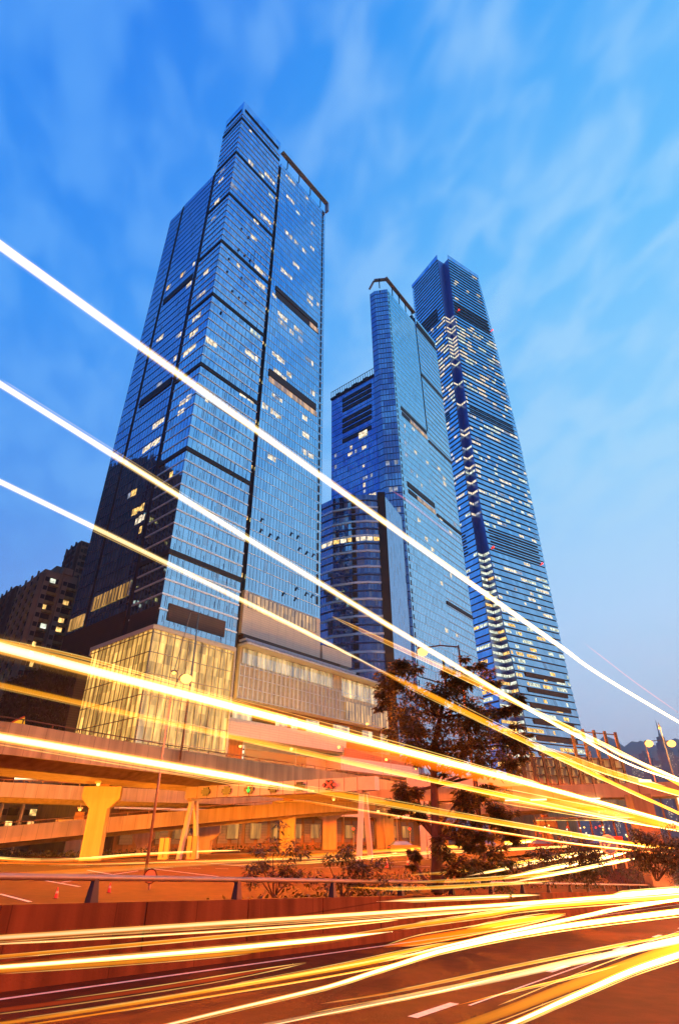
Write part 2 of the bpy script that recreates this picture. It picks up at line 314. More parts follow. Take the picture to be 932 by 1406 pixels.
# ------------------------------------------------------------------ curtain wall detail on an axis-aligned face
def face_box(mb, ax, c, s0, s1, z0, z1, out, inn=0.0):
    """a slab lying on a face: ax 'x' = the face y=c (outward -y), ax 'y' = the face x=c (outward -x)"""
    if ax == 'x': mb.box(s0, s1, c-out, c+inn, z0, z1)
    else: mb.box(c-out, c+inn, s0, s1, z0, z1)
def floor_lines(mb, ax, c, s0, s1, z0, z1, fh, h, out):
    z = z0
    while z < z1-.2: face_box(mb, ax, c, s0, s1, z, z+h, out, .05); z += fh
def mull_lines(mb, ax, c, s0, s1, z0, z1, step, w, out):
    n = max(1, round((s1-s0)/step))
    for i in range(n+1):
        s = s0+(s1-s0)*i/n; face_box(mb, ax, c, s-w/2, s+w/2, z0, z1, out, .03)
def windows_from_pixels(fr, root, items, ax, c, col, z0, fh, smin, smax, cap=100, prot=.035):
    """items: (px0, py0, px1, py1, material); every lit window becomes its own part, snapped to floor and pane grid"""
    used = set()
    for it in items:
        x0, y0, x1, y1, m = it
        a = fr.xface(x0, y0, c) if ax == 'x' else fr.yface(x0, y0, c)
        b = fr.xface(x1, y1, c) if ax == 'x' else fr.yface(x1, y1, c)
        k = math.floor(((a[1]+b[1])/2-z0)/fh)
        lo, hi = sorted((a[0], b[0])); i0 = math.floor((lo+(hi-lo)*.12)/col); i1 = max(i0, math.floor((hi-(hi-lo)*.12)/col-.25))
        for i in range(i0, i1+1):
            s0, s1 = i*col+.06, (i+1)*col-.06
            if s0 < smin or s1 > smax or (i, k) in used or cap <= 0: continue
            used.add((i, k)); cap -= 1
            zz = z0+k*fh+random.choice((.9, 1.1, 1.4)); mb = MB()
            face_box(mb, ax, c, s0+random.choice((0, 0, .25)), s1, zz, z0+(k+1)*fh-random.choice((.4, .6, .8)), prot)
            mb.build('lit_window', M[m if random.random() < .8 else random.choice(('winW', 'winD', m))], root)
def crop(ox, oy, sc, lst, m='winW', w=10, h=8):
    """window marks measured on an enlarged crop of the photograph"""
    out = []
    for it in lst:
        mm = m
        if isinstance(it[-1], str): mm = it[-1]; it = it[:-1]
        if len(it) == 2: it = (it[0]-w/2, it[1]-h/2, it[0]+w/2, it[1]+h/2)
        out.append((ox+it[0]*sc, oy+it[1]*sc, ox+it[2]*sc, oy+it[3]*sc, mm))
    return out
# ================================================================== TOWER ONE
FA = Frame(-38.6, 112.5, 39.5); rzA = az_frame(39.5)
T1 = thing('skyscraper', 'tallest-looking blue glass tower at left, stepped top and black vertical grooves', 'skyscraper', (FA.o.x, FA.o.y, 0), rzA)
FH = 3.52; ZT = 41.0
bands = [229.7, 201.7, 173.8, 147.0, 117.1, 87.5, 58.3]
mb = MB().box(0, 21.4, 0, 11.6, ZT, 262.5); mb.build('main_shaft', M['glassM'], T1)
# crown: slot and capping frame
MB().box(.5, 20.9, .5, 11.1, 262.5, 265.2).build('crown_recess', M['dark'], T1)
cr = MB(); cr.box(0, 21.4, 0, .9, 265.2, 270); cr.box(0, .9, .9, 11.6, 265.2, 270); cr.box(20.5, 21.4, .9, 11.6, 265.2, 270); cr.box(.9, 20.5, 10.7, 11.6, 265.2, 270)
for s in (0, 20.5): cr.box(s, s+.9, 0, .9, 262.5, 265.2)
cr.box(0, .9, 10.7, 11.6, 262.5, 265.2)
co_ = cr.build('crown_frame', M['glassM'], T1)
zf = [z for z in bands]
# light floor lines between the dark bands
mb = MB(); md = MB()
edges = sorted(bands+[256.0]); segs = list(zip([ZT]+edges, edges+[262.5]))
for z0, z1 in segs:
    n = max(1, round((z1-z0)/FH)); st = (z1-z0)/n
    for k in range(1, n):
        z = z0+st*k; mb.box(-.16, 21.54, -.16, .05, z, z+.38); mb.box(-.16, .05, .05, 11.7, z, z+.38)
for z in edges: MB().box(-.25, 21.6, -.25, .06, z-.6, z+.6).box(-.25, .06, .06, 11.8, z-.6, z+.6).build('dark_floor_band', M['dark'], T1)
mb.build('spandrel_line', M['span'], T1, kind='stuff')
mb = MB(); rng = random.Random(3)
mull_lines(mb, 'x', 0, 0, 21.4, ZT, 262, 1.45, .05, .05); mull_lines(mb, 'y', 0, .4, 11.6, ZT, 262, 1.45, .05, .05)
# opening lights: short extra frames inside some panes
for z0, z1 in segs:
    n = max(1, round((z1-z0)/FH)); st = (z1-z0)/n
    for k in range(n):
        for i in range(14):
            if rng.random() < .5:
                s = 21.4*(i+rng.choice((.3, .5, .7)))/14.76; mb.box(s-.03, s+.03, -.08, .02, z0+st*k+.9, z0+st*k+(2.4 if rng.random() < .5 else st-.2))
mb.build('mullion', M['mull'], T1, kind='stuff')
# grooves
MB().box(21.4, 23.4, 1.6, 20, 18, 256).build('groove', M['dark'], T1)
MB().box(.15, 12, 11.6, 13.4, ZT, 231).build('groove', M['dark'], T1)
MB().box(.15, 12, 31.8, 33.6, ZT, 229.5).build('groove', M['dark'], T1)
mb = MB(); 
for z in range(60, 250, 17): mb.box(21.9, 22.9, 1.3, 1.6, z, z+1.1)
mb.build('stair_light', M['winY'], T1)
# right block B
MB().box(23.4, 52.2, .6, 26, 56.5, 257).build('right_shaft', M['glassB'], T1)
mb = MB(); floor_lines(mb, 'x', .6, 23.4, 52.3, 60, 257, FH, .16, .08); floor_lines(mb, 'y', 52.0, .6, 4, 60, 257, FH, .1, .02)
mb.build('spandrel_line', M['span'], T1, kind='stuff')
mb = MB(); mull_lines(mb, 'x', .6, 23.4, 52.2, 57, 257, 1.2, .05, .06); mb.build('mullion', M['mull'], T1, kind='stuff')
mb = MB(); z = 60.6
while z < 256: mb.box(50.4, 51.2, .48, .62, z, z+2.4); z += FH
mb.build('corner_vent', M['dark'], T1, kind='stuff')
for z, s1, g in ((176.2, 48.6, 0), (134.4, 48.6, 1)):
    MB().box(25.6, s1, .28, .62, z-2.1 if g else z-1.3, z+.9).build('mechanical_louvre', M['louvre'], T1)
    MB().box(26.0, s1+.6, .46, .62, z-4.4, z-2.3 if g else z-1.6).build('lit_gallery', M['gallery'] if g else M['louvre'], T1)
    if not g: MB().box(44.0, 48.9, .40, .47, z-4.2, z-1.8).build('lit_gallery', M['gallery'], T1)
MB().box(24.6, 50.4, .40, .62, 52.0, 55.9).build('lit_gallery', M['gallery'], T1)
mb = MB()
for i in range(19): mb.box(24.6+i*1.42, 24.75+i*1.42, .30, .42, 52.0, 55.9)
mb.build('gallery_fin', M['mull'], T1)
MB().box(23.4, 52.3, .5, 26, 45.2, 52.0).box(23.4, 24.6, .5, 3, 52, 56.5).box(50.4, 52.2, .5, 26, 52, 56.5).box(24.6, 50.4, .62, 26, 52, 56.5).build('transfer_cladding', M['beige'], T1)
# roof canopy over the right block
can = MB().box(22.4, 53.0, -1.3, .6, 263.2, 263.8).box(52.3, 53.0, -1.3, .6, 257.0, 263.2).build('roof_canopy', M['soffit'], T1)
for s in (26.5, 34, 41.5, 48.5): MB().box(s, s+.35, .15, .45, 257, 263.2).build('canopy_bracket', M['dark'], can)
# left blocks
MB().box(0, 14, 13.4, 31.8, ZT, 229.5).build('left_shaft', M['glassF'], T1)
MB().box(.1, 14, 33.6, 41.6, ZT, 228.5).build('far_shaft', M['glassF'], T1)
mb = MB(); floor_lines(mb, 'y', 0, 13.4, 31.8, 46, 229, FH, .22, .1); floor_lines(mb, 'y', .1, 33.6, 41.6, 46, 228, FH, .22, .1); mb.build('spandrel_line', M['mull'], T1, kind='stuff')
mb = MB(); mull_lines(mb, 'y', 0, 13.4, 31.8, 46, 229, 1.4, .06, .06); mull_lines(mb, 'y', .1, 33.6, 41.6, 46, 228, 1.4, .06, .06); mb.build('mullion', M['mull'], T1, kind='stuff')
for z in (166, 118): MB().box(-.25, .0, 14.2, 30.6, z, z+3.0).build('mechanical_louvre', M['dark'], T1)
z = FA.yface(160, 815, 0)[1]
MB().box(-.25, 0, 14.4, 30.8, z-2, z+1.6).build('lit_gallery', M['gallery'], T1)
MB().box(-.2, .1, 34, 41, z-5, z-1.8).build('lit_gallery', M['gallery'], T1)
mb = MB()
for i in range(12): mb.box(-.35, -.25, 14.4+i*1.45, 14.6+i*1.45, z-2, z+1.6)
mb.build('gallery_fin', M['mull'], T1)
MB().box(-.3, .04, .2, 11.2, 41, 45.5).box(-.3, .0, 13.4, 42, 38, z-6).build('dark_cladding', M['louvre'], T1)
# brown louvre and pale frame at the foot of the main shaft
MB().box(2.0, 17.8, -.22, .0, 42.6, 46.4).build('mechanical_louvre', M['louvre'], T1)
MB().box(-.2, 21.5, -.3, 11.7, 40.3, 41.0).build('base_cornice', M['beige'], T1)
# lit windows read off the photograph
c1, c2, c3, c4 = (200, 180, .279), (180, 400, .3004), (90, 660, .279), (300, 620, .279)
wm = crop(*c1, [(515,8),(520,165),(588,222,632,272),(570,215,'winC'),(612,322,622,345,'winC'),(562,392,620,452),(543,458),(530,540),(425,275,448,300,'winD'),(447,652,466,680),(540,650,602,712),(535,742,585,792),(660,468)], w=14, h=12)
wm += crop(*c2, [(338,230,385,278),(525,258,582,312),(545,162,600,216,'winC'),(497,480,560,532),(345,505,385,540),(482,865,528,906,'winC')])
wm += crop(*c4, [(90,140,135,190,'winC'),(70,235,100,280,'winD'),(15,608,98,680,'winY'),(430,0,440,10)])
wm += crop(*c3, [(770,470,850,532,'winY'),(765,555,850,610,'winY')])
windows_from_pixels(FA, T1, wm, 'x', 0, 1.445, 41.0+.3, 3.5, 0, 21.4, 44)
wb = crop(*c1, [(688,212,742,272),(688,310,737,366),(750,400,'winC'),(812,448,832,475),(790,335),(678,482,727,537),(738,542,750,565),(820,585),(726,644,752,678),(662,672,720,732),(782,595,'winD'),(818,500,'winD'),(795,800,822,838),(798,828,822,862),(850,865),(648,878,702,926),(628,790,640,808)], w=14, h=12)
wb += crop(*c2, [(806,12,830,40),(806,40,830,70),(860,70),(668,82,718,132),(672,118,715,160,'winD'),(668,138,708,180),(735,200),(758,190),(780,182,'winD'),(775,238,'winD'),(648,290,706,345),(795,315,838,345,'winD'),(648,352,708,410),(714,370,738,402),(835,470),(648,458,692,506),(615,525),(642,535,690,588),(788,568,808,598),(782,640,820,682),(780,715,808,750,'winD'),(820,742,838,770),(628,768,680,822),(730,838,765,875),(775,902,808,930)], w=16, h=14)
wb += crop(*c4, [(245,35,302,98),(355,108,396,155),(405,182,445,228),(405,272,442,315),(214,312,286,374),(470,320),(214,482,280,526),(388,662,420,694),(395,712,420,745,'winD'),(438,728,460,765),(335,375,355,405,'winD')], w=16, h=18)
windows_from_pixels(FA, T1, wb, 'x', .6, 1.2, 60.2, FH, 23.4, 50.3, 100)
wl = crop(*c1, [(375,192,'winD'),(370,240),(350,350),(283,690,302,712),(258,785,290,818),(242,888,270,920),(335,433,'winD')], w=14, h=12)
wl += crop(*c2, [(292,94,315,120),(280,165,303,190),(240,265,288,312),(220,490,268,535),(210,556,232,584),(165,820,190,850,'winY')])
wl += crop(*c3, [(450,165,492,208,'winY'),(432,292,466,335,'winY'),(450,390,478,430,'winY')])
windows_from_pixels(FA, T1, wl, 'y', 0, 1.45, 41.3, 3.5, .2, 11.4, 30)
wc = crop(*c1, [(235,670),(200,750,220,785),(108,765,122,785,'winY'),(185,710,'winY'),(92,820,120,845)], w=14, h=12)
wc += crop(*c2, [(210,190,230,215),(125,200,142,220),(105,575,160,612),(60,690,140,752),(205,300),(130,415,'winD')], w=14, h=12)
wc += crop(*c3, [(318,52,346,86,'winY'),(330,135,356,165,'winY'),(365,112,386,124,'winY'),(378,150,400,166),(345,188,366,202),(352,222,386,255,'winY'),(345,400,362,416),(318,450,344,464)])
windows_from_pixels(FA, T1, wc, 'y', 0, 1.4, 46.1, FH, 13.5, 31.7, 40)
# open casement lights
rng = random.Random(5); 
for (px, py) in [(470,475),(505,515),(457,575),(487,603),(513,628),(408,622),(400,685),(470,715),(425,780),(458,812),(490,838),(370,885)]:
    s, z = FA.xface(200+px*.279, 180+py*.279); mb = MB(); mb.hexa([(s,-.05,z),(s+.7,-.05,z),(s+.7,-.65,z-.9),(s,-.65,z-.9)], [(s,-.0,z+.04),(s+.7,-.0,z+.04),(s+.7,-.6,z-.86),(s,-.6,z-.86)]); mb.build('open_casement', M['mull'], T1)
for (px, py) in [(208,378),(252,400),(290,415),(357,395),(390,410),(397,468),(433,488),(465,500),(318,690),(377,715),(382,665),(430,690),(460,700),(212,325)]:
    s, z = FA.xface(300+px*.279, 620+py*.279, .6); mb = MB(); mb.hexa([(s,.55,z),(s+.7,.55,z),(s+.7,-.1,z-1.0),(s,-.1,z-1.0)], [(s,.6,z+.04),(s+.7,.6,z+.04),(s+.7,-.05,z-.96),(s,-.05,z-.96)]); mb.build('open_casement', M['mull'], T1)

# ================================================================== PODIUM (mall)
PD = thing('shopping_mall', 'glowing glass-fronted podium mall at the foot of the stepped tower', 'shopping mall', (FA.o.x, FA.o.y, 0), rzA)
MB().box(-1.6, 19.9, -1.6, 22.6, 17.5, 39.3).build('glass_atrium', M['box'], PD)
mb = MB()
for c, ax, s0, s1 in ((-1.6, 'x', -1.6, 19.9), (-1.6, 'y', -1.6, 22.6)):
    mull_lines(mb, ax, c, s0, s1, 17.5, 39.3, 1.72, .12, .22)
    for z in (18.0, 22, 26.2, 30.4, 34.6, 38.6): face_box(mb, ax, c, s0, s1, z, z+.14, .18)
mb.build('atrium_mullion', M['steel'], PD)
mb = MB(); mb.box(-2.0, 20.3, -2.0, -1.6, 39.3, 40.2).box(-2.0, -1.6, -1.6, 23, 39.3, 40.2).box(19.9, 20.3, -2.0, -1.5, 17.5, 39.3).box(-2.0, -1.6, 22.6, 23, 17.5, 39.3).box(-1.6, 20.3, -1.6, 23, 39.32, 39.9)
mb.build('atrium_frame', M['white'], PD)
MB().box(20.3, 24, 2.0, 22, 0, 45.1).build('core_wall', M['louvre'], PD)
# east wing behind the glass box
MB().box(24, 82, 1.0, 30, 30.0, 43.0).build('upper_hall', M['fins'], PD)
MB().box(23.4, 66, -1.4, 1.0, 43.0, 43.6).box(23.4, 90, -2.2, 1.0, 42.0, 42.5).build('eaves', M['soffit'], PD)
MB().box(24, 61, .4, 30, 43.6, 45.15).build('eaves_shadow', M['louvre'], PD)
MB().box(53, 66, .2, 28, 45.15, 49.0).build('roof_parapet', M['beige'], PD)
mb = MB()
for i in range(14): mb.ball((54+i*.9, .9, 49.1), .55, 5, .7)
mb.build('roof_planting', M['leafd'], PD)
MB().box(24.8, 58.0, .86, 1.0, 38.2, 41.8).build('lit_glazing', M['shop'], PD)
MB().box(62.0, 84, .86, 1.0, 36.6, 41.6).build('lit_glazing', M['shop'], PD)
mb = MB(); mull_lines(mb, 'x', .86, 24.8, 58, 38.2, 41.8, 1.7, .14, .14); mull_lines(mb, 'x', .86, 62, 84, 36.6, 41.6, 1.5, .12, .14)
mull_lines(mb, 'x', 1.0, 24, 61, 30, 38, 1.55, .1, .5)
for z in (30.2, 32.6, 35.2, 37.6): mb.box(24, 82, .7, 1.0, z, z+.12)
mb.build('facade_fin', M['span'], PD)
MB().box(63.5, 84, .6, 30, 30.5, 35.4).build('lit_gallery', M['gallery'], PD)
mb = MB(); mull_lines(mb, 'x', .6, 63.5, 84, 30.5, 35.4, 1.4, .1, .1); mb.build('gallery_fin', M['mull'], PD)
MB().box(20.3, 62, -.6, 30, 21.6, 24.6).box(20.3, 95, .2, 30, 24.6, 25.4).box(58, 95, -2, 30, 17.2, 20.4).build('terrace_band', M['beige'], PD)
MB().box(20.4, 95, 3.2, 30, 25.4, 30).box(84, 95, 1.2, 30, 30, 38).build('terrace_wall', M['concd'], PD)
for s, w, z in ((25, 6, 25.6), (39, 4, 25.6), (44.5, 2.2, 25.6), (50, 5, 25.8), (61, 7, 26.0), (74, 5, 26.0), (83, 4, 26.0)):
    MB().box(s, s+w, 3.0, 3.2, z, z+3.2).build('shopfront', M['shop'], PD)
MB().box(20.4, 95, 3.0, 30, 0, 21.6).box(-1.5, 20.3, -1.5, 22, 12, 17.5).build('lower_wall', M['stone'], PD)
MB().box(29, 50, 2.7, 3.0, 17.4, 19.8).build('vent_strip', M['dark'], PD)
MB().box(22, 28.4, 2.5, 3.0, 13, 21.5).build('service_door', M['concd'], PD)
mb = MB()
for i in range(3): mb.box(28.4, 29.0, 2.6, 2.75, 17.6+i*1.1, 18.3+i*1.1)
mb.build('stair_light', M['winW'], PD)
MB().box(60, 95, -1.9, -1.5, 20.4, 22.6).build('red_screen', M['brick'], PD)
mb = MB()
for i in range(26): mb.box(-1+i*3.6, 1.6+i*3.6, -1.0, -.9, 1.2, 5.8)
mb.build('ground_glazing', M['louvre'], PD)
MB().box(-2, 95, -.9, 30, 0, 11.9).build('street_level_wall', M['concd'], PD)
mb = MB(); mb.box(-3.0, 95, -2.6, -.9, 6.6, 7.6); mb.build('street_canopy', M['beige'], PD)
for i in range(14):
    MB().box(4+i*6.3, 7.0+i*6.3, -1.1, -1.0, 2.0, 4.8).build('shopfront', M['shopd'], PD)
# left wing (low restaurant terrace)
MB().box(3.0, 20, 22.6, 70, 12.0, 20).box(-3, 3, 34, 70, 12, 16.2).build('left_wing', M['stone'], PD)
MB().box(2.6, 3.0, 28, 33.5, 16.0, 20).build('lit_glazing', M['gallery'], PD)
MB().box(-3.4, -3.0, 34, 70, 16.0, 16.5).build('terrace_rail', M['rust'], PD)
MB().box(-4, 22, 22, 60, 20.0, 38).build('planted_wall', M['louvre'], PD)
mb = MB(); rng = random.Random(8)
for i in range(2600):
    y = rng.uniform(22.5, 60); z = rng.uniform(20.5, 38.5); s = rng.uniform(.25, .6); x = -4.1-rng.random()*.5
    a = Vector((x, y, z)); b = Vector((rng.uniform(-.5, .1), rng.uniform(-1, 1), rng.uniform(-1, 1))).normalized()*s; c = b.cross(Vector((1, rng.uniform(-.4, .4), .3))).normalized()*s*.5
    mb.quad(a-b, a+c, a+b, a-c)
mb.build('climbing_plants', M['leafd'], PD, kind='stuff')
# ================================================================== TOWER TWO
FB = Frame(26.98, 199.6, 37.5)
T2 = thing('skyscraper', 'slender blue glass tower in the middle with a brown frame over its rounded top', 'skyscraper', (FB.o.x, FB.o.y, 0), az_frame(37.5))
fx = FB.loc(Vector((26.98, 199.6, 0))+Vector((math.sin(math.radians(-80)), math.cos(math.radians(-80)), 0))*6.9)
fy = FB.loc(fx.x*FB.ex+fx.y*FB.ey+FB.o+Vector((math.sin(math.radians(-48)), math.cos(math.radians(-48)), 0))*3.2)
bkp = FB.loc(FB.o+fy.x*FB.ex+fy.y*FB.ey+Vector((math.sin(math.radians(9)), math.cos(math.radians(9)), 0))*24)
poly = [(0, 0), (29.4, 0), (29.4, 22), (bkp.x, bkp.y), (fy.x, fy.y), (fx.x, fx.y)]
MB().prism(poly, 20, 262).build('rounded_shaft', M['glassT'], T2)
mb = MB(); floor_lines(mb, 'x', 0, .3, 29.4, 24.5, 262, 3.5, .16, .08)
z = 24.5
pf = [Vector((0, 0, 0)), Vector((fx.x, fx.y, 0)), Vector((fy.x, fy.y, 0)), Vector((bkp.x, bkp.y, 0))]
md = MB()
while z < 261:
    for a, b in zip(pf, pf[1:]): md.beam(a+Vector((0, 0, z)), b+Vector((0, 0, z)), .25, .28)
    z += 3.5
mb.build('spandrel_line', M['span'], T2, kind='stuff')
for a, b in zip(pf, pf[1:3]):
    for t in range(6): p = a.lerp(b, t/5); md.box(p.x-.08, p.x+.08, p.y-.08, p.y+.08, 20, 262)
mull_lines(md, 'x', 0, 0, 29.4, 20, 262, 1.25, .04, .05)
md.build('mullion', M['mull'], T2, kind='stuff')
mb = MB(); z = 27.6
while z < 260: mb.box(1.0, 1.6, -.12, .02, z, z+2); z += 3.5
mb.build('corner_vent', M['dark'], T2, kind='stuff')
for z in (179.5, 135.4):
    MB().box(4.8, 29.0, -.25, 0, z-.3, z+1.5 if z > 150 else z+2.2).build('mechanical_louvre', M['louvre'], T2)
    MB().box(5.2, 12.5, -.2, 0, z-3.6, z-1.6).build('mechanical_louvre', M['louvre'], T2)
    MB().box(12.5, 29.2, -.2, 0, z-3.6, z-1.6).build('lit_gallery', M['gallery'], T2)
can = MB().box(-1.0, 29.5, -1.2, .8, 270.2, 270.9)
can.beam((.3, -.2, 270.5), (fx.x-.2, fx.y-.3, 270.49), 1.8, .7); can.beam((fx.x, fx.y, 270.5), (fy.x-.3, fy.y, 266), 1.0, .7)
can = can.build('roof_canopy', M['soffit'], T2)
for s in (6, 13, 20, 27): MB().box(s, s+.4, .1, .5, 262, 270.2).build('canopy_bracket', M['dark'], can)
MB().box(-3.2, -2.8, 2.6, 3.0, 262, 270.2).build('canopy_bracket', M['dark'], can)
MB().box(29.4, 31.0, 1.2, 28, 182, 270).build('groove', M['dark'], T2)
MB().box(31.0, 55.2, .2, 28, 20, 268.5).box(29.4, 31, .2, 28, 20, 182).build('right_shaft', M['glassT'], T2)
mb = MB(); floor_lines(mb, 'x', .2, 31, 55.2, 24.5, 266, 3.5, .34, .16); mb.build('spandrel_line', M['span'], T2, kind='stuff')
mb = MB()
for z in (262.0, 222, 176, 132.5, 89): MB().box(30.9, 55.4, -.15, .22, z-.7, z+.7).build('dark_floor_band', M['louvre'], T2)
MB().box(32.4, 54, -.05, .21, 264, 266.4).build('crown_recess', M['louvre'], T2)
mb = MB(); mull_lines(mb, 'x', .2, 31, 55.2, 20, 261, 1.5, .04, .05); mb.build('mullion', M['mull'], T2, kind='stuff')
w2 = crop(540, 540, .1562, [(100,290),(170,310),(105,345,'winD'),(110,430,'winD'),(315,450),(190,510),(120,550,'winD'),(300,605),(330,590,'winD'),(335,640),(340,690),(205,705),(250,800),(320,755,'winD'),(290,1260),(395,1330),(345,1360),(225,1110),(165,680,'winD')], w=16, h=30)
w2 += crop(600, 760, .2146, [(30,205),(60,490),(20,580),(95,165)], w=10, h=22)
windows_from_pixels(FB, T2, w2, 'x', 0, 1.25, 24.7, 3.5, 1, 29, 40)
w2 = crop(540, 540, .1562, [(400,650),(445,740),(450,790),(420,1120),(510,1250),(540,1150,'winD')], w=16, h=30)
w2 += crop(600, 760, .2146, [(90,160),(130,530),(85,330,'winD')], w=10, h=22)
windows_from_pixels(FB, T2, w2, 'x', .2, 1.5, 24.9, 3.5, 31, 55, 30)
# lit windows on the facet that faces the road
fd = (Vector((fx.x, fx.y, 0))); fl = fd.length; ud = fd/fl; nn = Vector((ud.y, -ud.x, 0))
if nn.y > 0: nn = -nn
for k, t in [(34, .2), (34, .75), (30, .3), (30, .6), (27, .7), (22, .25)]+[(k, .35) for k in (19, 18, 17, 15, 14, 12, 11, 9, 8, 7, 5, 4, 3, 21)]:
    z = 24.8+3.5*k; a = ud*(fl*(1-t)-.8)+nn*.02; b = ud*(fl*(1-t)+.8)+nn*.02
    MB().hexa([a+Vector((0,0,z+.5)), b+Vector((0,0,z+.5)), b+nn*.05+Vector((0,0,z+.5)), a+nn*.05+Vector((0,0,z+.5))], [a+Vector((0,0,z+2.8)), b+Vector((0,0,z+2.8)), b+nn*.05+Vector((0,0,z+2.8)), a+nn*.05+Vector((0,0,z+2.8))]).build('lit_window', M['winD'], T2)
# ---- lower block with a louvred top beside tower two
FC = Frame(18.4, 203.6, 39.0)    # local +y runs back to azimuth -51
T3 = thing('office_block', 'dark blue block with rows of black louvres and a rooftop railing', 'office building', (FC.o.x, FC.o.y, 0), az_frame(39))
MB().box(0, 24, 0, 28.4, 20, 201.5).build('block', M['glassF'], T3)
MB().box(-.5, 24.4, -.3, 28.9, 201.5, 202.6).build('roof_slab', M['dark'], T3)
mb = MB(); mb.box(-.3, -.15, 0, 28.6, 206.6, 206.9)
for i in range(20): mb.box(-.32, -.12, i*1.49, i*1.49+.2, 202.6, 206.6)
mb.build('roof_rail', M['dark'], T3)
for y, w in ((6, 3), (12.5, 3.4), (19, 2.2), (24, 2.6)): MB().box(1.5, 5, y, y+w, 202.6, 205.8).build('roof_plant', M['dark'], T3)
mb = MB(); floor_lines(mb, 'y', 0, 0, 28.4, 22, 201, 3.5, .22, .1); mull_lines(mb, 'y', 0, 0, 28.4, 20, 201, 1.4, .06, .1); mb.build('mullion', M['mull'], T3, kind='stuff')
for py in (352, 400, 448, 548, 600, 652, 745):     # left ends of the black louvre rows in the enlarged crop
    y1, z = FC.yface(430+282*.1422, 500+py*.1422); y0 = FC.yface(430+562*.1422, 500+(py-112)*.1422)[0]
    MB().box(-.3, 0, y0, y1, z-1.3, z+.9).build('louvre_row', M['black'], T3)
w3 = crop(430, 500, .1422, [(357,835),(345,875,375,905),(415,865,'winD'),(490,832),(487,995),(500,1105,'winD'),(565,1075,'winD'),(493,1163),(495,1220,'winD'),(535,1235,605,1255),(220,905,'winD'),(217,1005,'winD')], w=14, h=24)
windows_from_pixels(FC, T3, w3, 'y', 0, 1.4, 22.2, 3.5, 0, 28.4, 30)
a = FC.yface(430+442*.1422, 500+690*.1422); b = FC.yface(430+522*.1422, 500+665*.1422)
MB().box(-.36, -.3, b[0], a[0], a[1]-2.2, a[1]+1.2).build('lit_gallery', M['winW'], T3)
# ---- hotel with curved front
HT = thing('hotel', 'curved grey glass hotel with pale floor bands and one fully lit floor', 'hotel')
hp = [at_d(432, 800, 190), at_d(457, 800, 184), at_d(487, 800, 181.5), at_d(505, 800, 181), at_d(534, 800, 182.5)]
hp = [Vector((p.x, p.y, 0)) for p in hp]; bk = [Vector((34, 215, 0)), Vector((-10, 215, 0))]
MB().prism([(p.x, p.y) for p in hp+bk], 20, 116.5).build('curved_shaft', M['glassW'], HT)
mb = MB(); md = MB(); z = 24.0; k = 0
while z < 116:
    for a, b in zip(hp, hp[1:]):
        (mb if k % 2 == 0 else md).beam(a+Vector((0, -.1, z)), b+Vector((0, -.1, z)), .5, .75 if k % 2 == 0 else .4)
    z += 3.1; k += 1
mb.build('pale_floor_band', M['span'], HT, kind='stuff'); 
for a, b in zip(hp, hp[1:]):
    n = max(2, round((b-a).length/1.1))
    for i in range(n): p = a.lerp(b, i/n); md.box(p.x-.05, p.x+.05, p.y-.12, p.y, 20, 116)
md.build('mullion', M['mull'], HT, kind='stuff')
p = hp[2]
mb = MB(); z = 25
while z < 116: mb.box(p.x-.8, p.x+.8, p.y-.6, p.y, z, z+1.6); z += 3.1
mb.build('dark_vent', M['dark'], HT, kind='stuff')
zl = at_d(470, 742, 183).z
for a, b in zip(hp, hp[1:]):
    n = max(2, round((b-a).length/2.6))
    for i in range(n):
        if random.random() < .12: continue
        q0 = a.lerp(b, i/n+.03)+Vector((0, -.18, zl-1.2)); q1 = a.lerp(b, (i+.9)/n)+Vector((0, -.18, zl-1.2)); MB().beam(q0+Vector((0,0,1.2)), q1+Vector((0,0,1.2)), .06, 2.4).build('lit_window', M['winW'] if random.random() < .7 else M['winY'], HT)
q = hp[4]; MB().box(q.x-2.7, q.x+.2, q.y-1.0, q.y+4, 20, 117.5).build('dark_core', M['dark'], HT)
# ================================================================== TALL OFFICE TOWER
P = at_d(614, 352, (484-H)/(ray(614, 352).z/math.hypot(ray(614, 352).x, ray(614, 352).y)))
FI = Frame(P.x, P.y, 57.0)
TI = thing('skyscraper', 'tallest tapering office tower at right with zigzag lit corner notch and striped floors', 'skyscraper', (P.x, P.y, 0), az_frame(57))
def lerp_tab(tab, z):
    for (z0, v0), (z1, v1) in zip(tab, tab[1:]):
        if z <= z1: return v0+(v1-v0)*max(0, (z-z0))/(z1-z0)
    return tab[-1][1]
XL = [(0, -1), (45, -1.5), (71, -1.5), (92, -3.5), (114, -6), (160, -8), (200, -10), (290, -7.6), (393, -4.4), (484, 0)]
XR = [(0, 55), (50, 50), (88, 47.5), (175, 48.2), (274, 50), (384, 46), (450, 42.5), (484, 40.1)]
WN = [(0, 14), (60, 13), (90, 10), (120, 7), (180, 4.4), (300, 4.8), (400, 6.0), (484, 8.0)]
FLI = 4.4; NI = int((484-22)/FLI)
def xl(z): return lerp_tab(XL, z)
def xrr(z): return lerp_tab(XR, z)
def wn(z): return lerp_tab(WN, z)
YB = 5.6
gl = MB(); gp = MB(); nv = MB(); lou = MB()
mech = [(397, 418), (282, 291), (166, 182)]
lits = []; rng = random.Random(11)
